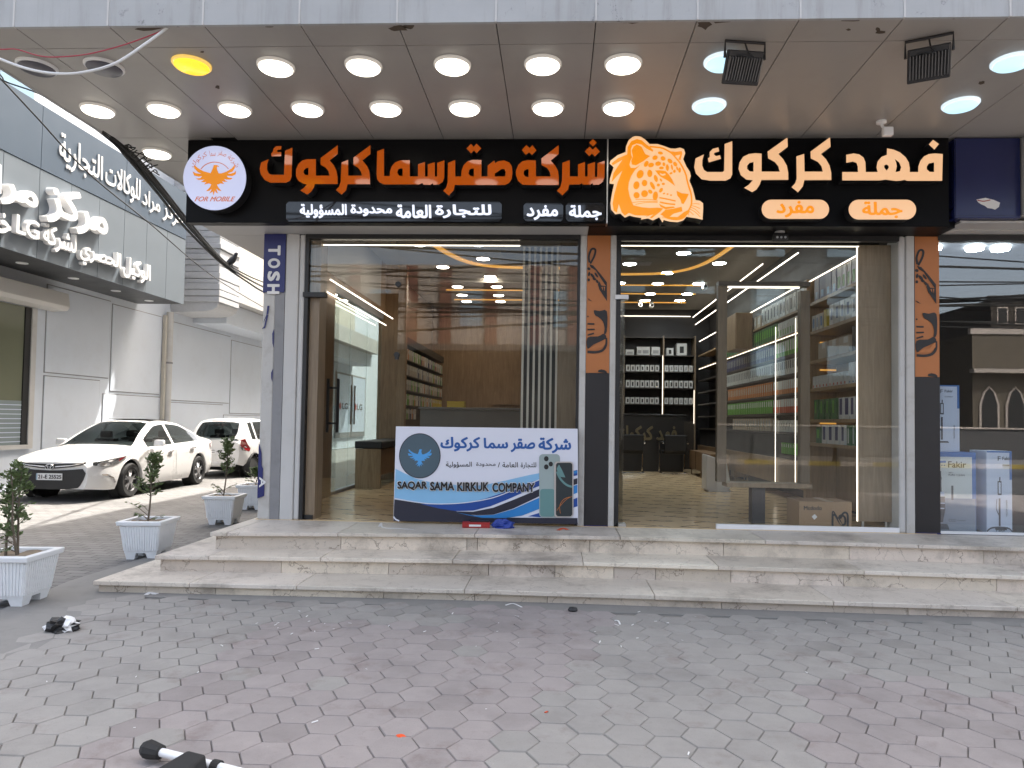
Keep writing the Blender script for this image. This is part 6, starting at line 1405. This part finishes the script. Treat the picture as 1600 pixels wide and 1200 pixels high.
# desk and chairs at the back
t = thing('desk', 'black reception desk with metal Arabic letters at the back of the right shop', 'desk', (2.1, 16, H3))
MB().box(.75, 2.86, 15.95, 16.6, H3+.005, 1.66).build('front_panel', 'desk', t); MB().box(.72, 2.89, 15.92, 16.63, 1.665, 1.70).build('top', 'desk', t, bevel=.004)
mb = MB(); put_text(mb, 'فهد كركوك', (1.35, 15.949, 1.02), (1.35, 0, 0), (0, 0, .42), (0, -1, 0), .03, .03); mb.build('lettering', 'gold', t)
def chair(loc, label):
    t = thing('visitor_chair', label, 'chair', loc, 'black chairs at the desk')
    MB().box(-.24, .24, -.22, .24, .43, .50).build('seat', 'cushion', t, bevel=.02, seg=2, local=True); MB().box(-.24, .24, -.27, -.22, .48, .84).build('backrest', 'cushion', t, bevel=.02, seg=2, local=True)
    for s in (1, -1):
        MB().tube(smooth_line([(s*.26, -.24, .66), (s*.26, .22, .66), (s*.27, .26, .62), (s*.27, .25, .08), (s*.27, .21, .02), (s*.27, -.26, .02)], 4), .018, 8).build('frame', 'chrome', t, True, local=True)
        MB().box(s*.26-.025, s*.26+.025, -.2, .18, .672, .70).build('armrest', 'black', t, bevel=.008, local=True)
    MB().tube([(-.27, -.25, .02), (.27, -.25, .02)], .014, 8).build('frame_bar', 'chrome', t, True, local=True); return t
chair((1.62, 15.35, H3+.004), 'black cantilever chair with chrome frame, nearer the door frame'); c2 = chair((2.54, 15.4, H3+.004), 'black cantilever chair with chrome frame, at the right end of the desk')
# framed display stand just inside the window
t = thing('display_stand', 'framed glass display stand on a dark pedestal behind the right shop window', 'stand', (2.3, 7.95, H3))
MB().box(1.79, 1.89, 7.93, 8.03, .86, 3.05).box(2.70, 2.80, 7.93, 8.03, .86, 3.0).build('post', 'post_wood', t); MB().box(1.79, 2.80, 7.92, 8.04, 3.051, 3.10).build('top_beam', 'wood_dark', t)
MB().box(1.9, 2.69, 7.94, 7.955, 3.03, 3.045).build('led_strip', 'led', t); MB().box(1.88, 2.80, 7.85, 8.1, .81, .858).build('plank', 'wood_grey', t); MB().box(2.16, 2.30, 7.88, 8.02, H3+.005, .808).build('pedestal', 'charcoal', t)
MB().box(1.892, 2.698, 7.975, 7.983, .86, 3.02).build('pane', 'glass_clear', t)
t = thing('white_printer', 'white floor machine with a dark tray behind the framed stand', 'printer', (2.65, 11.6, H3))
MB().prism([(-.2, .02), (.14, .0), (.2, .08), (.13, .46), (.04, .52), (-.2, .6)], lambda u, v, w: (2.62+u, 11.5+w, H3+v), .35).build('body', 'white_plastic', t, bevel=.015); MB().box(2.58, 2.72, 11.47, 11.499, H3+.36, H3+.46).build('tray', 'charcoal', t); MB().box(2.45, 2.8, 11.46, 11.86, H3+.005, H3+.03).build('base', 'white_plastic', t)
p = onZ(1156, 753, H3); t = thing('side_table', 'small wooden box table on thin legs in the right shop', 'table', (p.x, p.y, H3))
MB().box(-.14, .14, -.14, .14, .10, .42).build('box', 'wood', t, bevel=.005, local=True)
for sx in (1, -1):
    for sy in (1, -1): MB().tube([(sx*.11, sy*.11, 0), (sx*.11, sy*.11, .1)], .013, 8).build('leg', 'wood', t, local=True)
t = thing('low_cabinet', 'low yellowish wooden cabinet on legs along the right wall near the desk', 'cabinet', (3.1, 14.4, H3))
MB().box(2.90, 3.25, 13.4, 15.5, H3+.14, H3+.52).build('case', 'wood_warm', t)
for y in (13.5, 14.4, 15.4): MB().tube([(2.93, y, H3), (2.93, y, H3+.14)], .015, 8).build('leg', 'wood', t)
mb = MB()
for y in (14.1, 14.8): mb.box(2.893, 2.899, y-.004, y+.004, H3+.15, H3+.51)
mb.build('door_gap', 'black', t)
# carton by the window
a = onY(1253, 822, 7.62); b2 = onY(1331, 826, 7.62); zt = onY(1290, 784, 7.62).z
t = thing('cardboard_carton', 'brown cardboard carton with a dark looped logo behind the right window', 'carton', ((a.x+b2.x)/2, 7.8, H3))
cw = MB().box(a.x-.03, b2.x, 7.62, 8.02, H3+.006, zt).build('carton', 'cardboard', t, bevel=.004)
MB().box(a.x+.25, a.x+.33, 7.615, 8.02, zt+.0005, zt+.002).build('tape', 'tape', t)
mb = MB(); text_px(mb, 'Mcdodo', 7.62, 1256, 1284, 790.5, 797, .002, .012)
S_, O_ = 320/1536, (1160, 600)
for L in (stroke([(676, 1072), (678, 970), (688, 968), (738, 1050), (770, 1048), (768, 1000), (738, 985), (725, 1010), (745, 1055)], 15), stroke([(735, 1010), (752, 975), (772, 964), (790, 985), (790, 1075)], 15)):
    plate(mb, crop(O_, S_, L), 7.617, .002)
mb.build('carton_print', 'charcoal', t)
mb = MB(); plate(mb, crop(O_, S_, [(520, 995), (543, 976), (562, 997), (540, 1018)]), 7.618, .002); mb.build('label_sticker', 'paper_white', t)
# cameras under the ceiling at the back
for x, y, lab in ((1000, 475, 'white ceiling camera at the back of the right shop'), (1018, 476, 'dark-lensed ceiling camera beside the white one at the back'), (1101, 446, 'small dome camera on the ceiling near the framed stand')):
    p = onZ(x, y-4, ZC); t = thing('ceiling_camera', lab, 'camera', (p.x, p.y, ZC))
    MB().lathe([(.05, 0), (.05, -.03), (.02, -.05)], 16).build('base', 'white_plastic', t, True, local=True); MB().lathe([(.045, -.10), (.055, .02), (.03, .06)], 14, (0, 0, -.09), 'Y').build('body', 'white_plastic', t, True, local=True); MB().lathe([(.03, -.102), (.03, -.105)], 12, (0, 0, -.09), 'Y').build('lens', 'black', t, local=True)

# ================================================================ VACUUM BOXES IN THE THIRD WINDOW
def fk_box(label, x0, x1, y0, y1, Y, depth, style, z0=None):
    a = onY(x0, y1, Y); b2 = onY(x1, y0, Y); z0 = H3+.006 if z0 is None else z0
    X0, X1, Z1 = max(a.x, 3.94), b2.x, b2.z
    t = thing('appliance_carton', label, 'carton', ((X0+X1)/2, Y, z0), 'vacuum cleaner cartons')
    MB().box(X0, X1, Y, Y+depth, z0, Z1).build('carton', 'fk_blue' if style == 'b' else 'fk_white', t, bevel=.003)
    W, Hh = X1-X0, Z1-z0; f = lambda u, v: (X0+W*u, Z1-Hh*v)
    def flat(name, m, Ls, k=1):
        mb = MB()
        for L in Ls: mb.prism([f(u, v) for u, v in L], lambda u, v, w: (u, Y-.0012*k+w, v), .001)
        return mb.build(name, m, t)
    def wr(mb, w, u0, u1, v0, v1, b=.0, k=3): p = f(u0, v1); q = f(u1, v0); put_text(mb, w, (p[0], Y-.001*k, p[1]), (q[0]-p[0], 0, 0), (0, 0, q[1]-p[1]), (0, -1, 0), .001, b)
    if style == 'b':
        flat('pale_panel', 'fk_cream', [[(.02, .06), (.90, .06), (.90, .58), (.02, .58)]]); flat('grey_panel', 'fk_grey', [[(.02, .582), (.985, .582), (.985, .99), (.02, .99)]])
        mb = MB(); wr(mb, 'Fakir', .33, .76, .115, .195, .012); wr(mb, 'PURE CLEAN', .34, .72, .275, .30); wr(mb, 'CO2', .34, .50, .835, .87); wr(mb, 'WET 7', .34, .45, .25, .268); wr(mb, 'CLEANER', .54, .74, .845, .86); mb.build('wording', 'fk_ink', t)
        flat('logo', 'fk_blue', [[(.10, .20), (.10, .13), (.14, .11), (.28, .11), (.28, .135), (.15, .14), (.15, .20)], [(.17, .16), (.20, .16), (.20, .175), (.17, .175)], [(.23, .16), (.26, .16), (.26, .175), (.23, .175)]], 2)
        flat('vacuum_picture', 'fk_ink', [stroke([(.15, .24), (.16, .5)], .03), ell(.13, .33, .05, .03), [(.05, .56), (.25, .56), (.26, .72), (.2, .88), (.08, .88), (.03, .72)], [(.0, .9), (.3, .9), (.36, .97), (.0, .97)], stroke([(.43, .42), (.43, .60)], .05)], 2)
        flat('vacuum_highlight', 'fk_white', [[(.07, .50), (.23, .50), (.24, .55), (.06, .55)], [(.06, .635), (.25, .635), (.25, .65), (.06, .65)], [(.07, .70), (.24, .70), (.23, .715), (.08, .715)]], 3)
    else:
        flat('blue_edge', 'fk_blue', [[(.02, .0), (.99, .0), (.99, .35), (.90, .35), (.90, .02), (.02, .02)]])
        u = .28 if style == 'l' else .52
        mb = MB(); wr(mb, 'Fakir', u+.1, u+.44, .07, .11, .01); wr(mb, 'STARKY', u+.1, u+.44, .165, .185); wr(mb, 'F', u-.08, u+.03, .065, .12)
        p = f(.80, .80); put_text(mb, 'VACUUM CLEANER', (p[0], Y-.003, p[1]), (0, 0, Hh*.2), (-W*.06, 0, 0), (0, -1, 0), .001)
        if style == 's': wr(mb, 'Fakir', .36, .72, .945, .985, .01)
        mb.build('wording', 'fk_ink', t)
        v0 = .22 if style == 'l' else .32
        flat('vacuum_picture', 'fk_ink', [stroke([(u, v0), (u-.01, v0+.1)], .04), [(u-.09, v0+.05), (u+.06, v0+.05), (u+.06, v0+.22), (u-.09, v0+.22)], stroke([(u-.02, v0+.26), (u-.02, v0+.6)], .07), stroke([(u-.12, v0+.27), (u-.15, v0+.38), (u-.06, v0+.46)], .02), [(u-.2, v0+.62), (u+.22, v0+.62), (u+.28, v0+.645), (u-.2, v0+.645)]], 2)
        flat('vacuum_highlight', 'fk_white', [[(u-.055, v0+.065), (u+.025, v0+.065), (u+.025, v0+.2), (u-.055, v0+.2)]], 3)
        if style == 's': flat('label_edge', 'fk_ink', [stroke([(.0, .985), (.22, .94), (.8, .94), (.99, .985)], .02)], 2)
    return t
Z2 = onY(1500, 707, 7.56).z
fk_box('tall narrow white vacuum carton standing on top of the blue carton', 1462, 1499, 602, 706, 7.62, .25, 'l', Z2+.003)
fk_box('wide blue and grey vacuum carton on the floor beside the painted pillar', 1460, 1525, 707, 831, 7.56, .35, 'b')
fk_box('white vacuum carton standing alone right of the blue one, grey side showing', 1542, 1581, 705, 832, 7.58, .30, 's')
p0 = onY(1524, 707, 7.85)

# ================================================================ SMALL THINGS ON THE STEPS AND THE PAVING
p = onZ(744, 824, H3); t = thing('red_box', 'small red carton lying in front of the banner', 'box', (p.x, p.y, H3), None, R_(4))
MB().box(-.14, .14, -.05, .05, .001, .055).build('carton', 'red_box', t, bevel=.003, local=True); MB().box(-.07, .05, -.0515, -.0505, .015, .035).build('print', 'paper_white', t, local=True); MB().box(-.06, .13, .0, .06, .056, .066).build('flap', 'black', t, local=True)
def crumple(name, m, loc, sc, label, cat, seed, n=3, amp=.35, cols=None, flat=.5):
    rng = random.Random(seed); bm = bmesh.new(); bmesh.ops.create_icosphere(bm, subdivisions=n, radius=1)
    for v in bm.verts:
        d = 1+amp*rng.uniform(-1, 1); v.co = Vector((v.co.x*d*sc[0], v.co.y*d*sc[1], max(v.co.z*d, -flat)*sc[2]+flat*sc[2]))
    mb = MB(); mb.v = [tuple(v.co) for v in bm.verts]
    for f in bm.faces:
        c = f.calc_center_median(); k2 = 0
        if cols and (math.sin(c.x*34+c.y*20)+.5*math.sin(c.y*60+1) > .25): k2 = 1
        mb.f.append([v.index for v in f.verts]); mb.mi.append(k2); mb.c.append(None)
    bm.free(); o = mb.build(name, cols or m, local=True); o.location = loc; return tag(o, label, cat)
p = onZ(787, 825, H3); crumple('blue_bag', 'blue_bag', (p.x, p.y, H3), (.10, .05, .055), 'crumpled blue plastic bag beside the red carton', 'bag', 5)
p = onZ(97, 985, 0); crumple('litter_bag', None, (p.x, p.y, 0), (.105, .08, .06), 'crumpled black and white plastic bag on the paving by the kerb strip', 'litter', 9, 3, .28, ['black', 'scrap_white'])
def scrap(name, px, py, Z, L, m, label, cat, w=.012, group=None, dz=.004):
    pts = [onZ(x, y, Z)+Vector((0, 0, dz+.003*math.sin(i*2.1))) for i, (x, y) in enumerate(L)]
    vs = []; fs_ = []
    ln = smooth_line(pts, 4)
    for i, q in enumerate(ln):
        tt = (ln[min(i+1, len(ln)-1)]-ln[max(0, i-1)]).normalized(); n = Vector((-tt.y, tt.x, 0))*w*.5; vs += [q+n, q-n, q-n+Vector((0, 0, -.003)), q+n+Vector((0, 0, -.003))]
    for i in range(len(ln)-1):
        for k2 in range(4): fs_.append((i*4+k2, i*4+(k2+1) % 4, i*4+4+(k2+1) % 4, i*4+4+k2))
    o = MB().add(vs, fs_).build(name, m); return tag(o, label, cat, group)
scrap('packing_strip', 0, 0, H3, [(592, 823), (596, 818), (598, 824), (620, 826), (646, 828)], 'scrap_white', 'long bent white packing strip on the top step before the banner', 'strip', .018)
scrap('orange_scrap', 0, 0, H3, [(872, 829), (880, 826), (887, 828)], 'scrap_orange', 'bright orange paper scrap on the top step', 'scrap', .035)
scrap('orange_scrap', 0, 0, 0, [(620, 1152), (626, 1151), (632, 1153)], 'scrap_orange', 'bright orange scrap on the hexagonal paving', 'scrap', .03)
scrap('orange_scrap', 0, 0, 0, [(852, 1113), (855, 1114)], 'scrap_orange', 'tiny orange crumb on the hexagonal paving', 'scrap', .02)
scrap('paper_wad', 0, 0, 0, [(228, 930), (236, 926), (242, 928), (250, 924), (256, 926)], 'scrap_white', 'torn white paper scrap at the foot of the lowest step', 'scrap', .035)
scrap('white_curl', 0, 0, 0, [(790, 946), (802, 944), (816, 949)], 'scrap_white', 'curved white plastic shaving before the lowest step', 'shaving', .012)
scrap('white_curl', 0, 0, 0, [(960, 970), (966, 971), (969, 976)], 'scrap_white', 'hooked white plastic shaving right of the black cap', 'shaving', .012)
rng = random.Random(33); first = None
for i in range(46):
    x = rng.uniform(420, 1100) if i < 30 else rng.uniform(60, 1580); y = rng.gauss(975, 20) if i < 30 else rng.uniform(965, 1190)
    if y < 952: y = 955+rng.uniform(0, 30)
    q = onZ(x, y, 0)
    if first is None:
        first = MB().add([(-.02, -.004, 0), (.02, -.005, .002), (.022, .004, .004), (-.018, .005, .001), (-.02, -.004, .003), (.02, -.005, .005), (.022, .004, .007), (-.018, .005, .004)], [(3, 2, 1, 0), (4, 5, 6, 7), (0, 1, 5, 4), (1, 2, 6, 5), (2, 3, 7, 6), (3, 0, 4, 7)]).build('white_shaving', 'scrap_white', local=True); o = first
    else: o = first.copy(); col.objects.link(o)
    s_ = rng.uniform(.25, .75); o.scale = (s_*rng.uniform(.6, 1.5), s_, s_); o.location = (q.x, q.y, .003); o.rotation_euler = (0, 0, rng.uniform(0, 3.1)); tag(o, 'tiny white plastic shaving scattered on the hexagonal paving', 'shaving', 'tiny white shavings on the paving')
p = onZ(895, 955, 0); o = MB().lathe([(.035, 0), (.04, .012), (.03, .035), (.0, .04)], 16).build('black_cap', 'black', smooth=True, local=True); o.location = (p.x, p.y, .002); o.scale = (1, .8, .8); tag(o, 'small black plastic cap on the paving in front of the steps', 'cap')
p = onY(1184, 907, 6.435); o = MB().prism([(-.03, -.025), (-.005, -.03), (.03, .01), (.035, .03), (.01, .02), (-.01, .028), (-.03, .005)], lambda u, v, w: (u, w, v), .004).build('dark_chip', 'black', local=True); o.location = (p.x, p.y-.002, p.z); tag(o, 'black hole-like chip in the middle step riser', 'chip')
# end of a white tubular ladder with black feet, cut by the bottom edge
a = onZ(238, 1172, .05); b2 = onZ(352, 1201, .05); dr = (b2-a).normalized(); up = Vector((0, 0, 1)); sdv = dr.cross(up)
t = thing('folding_ladder', 'end of a white tubular ladder with black feet at the bottom edge', 'ladder', (a.x, a.y, 0))
MB().tube([a, b2+dr*.9], .018, 14).build('tube', 'white_plastic', t, True)
MB().tube([a-dr*.045, a-dr*.02, a+dr*.05, a+dr*.055], [.03, .04, .03, .022], 10).build('rubber_foot', 'black_rubber', t)
c = a+dr*.20; MB().hexa([tuple(c+sdv*q[0]+dr*q[1]+up*q[2]) for q in ((.20, -.02, -.04), (.20, .14, -.04), (.025, .15, -.03), (.025, .02, -.03))], [tuple(c+sdv*q[0]+dr*q[1]+up*q[2]) for q in ((.20, -.01, .02), (.20, .13, .02), (.025, .13, .055), (.025, .03, .055))]).build('bracket', 'black_rubber', t, bevel=.01, seg=2)
MB().tube([c+dr*.145, c+dr*.18], .026, 14).build('collar', 'black_rubber', t)
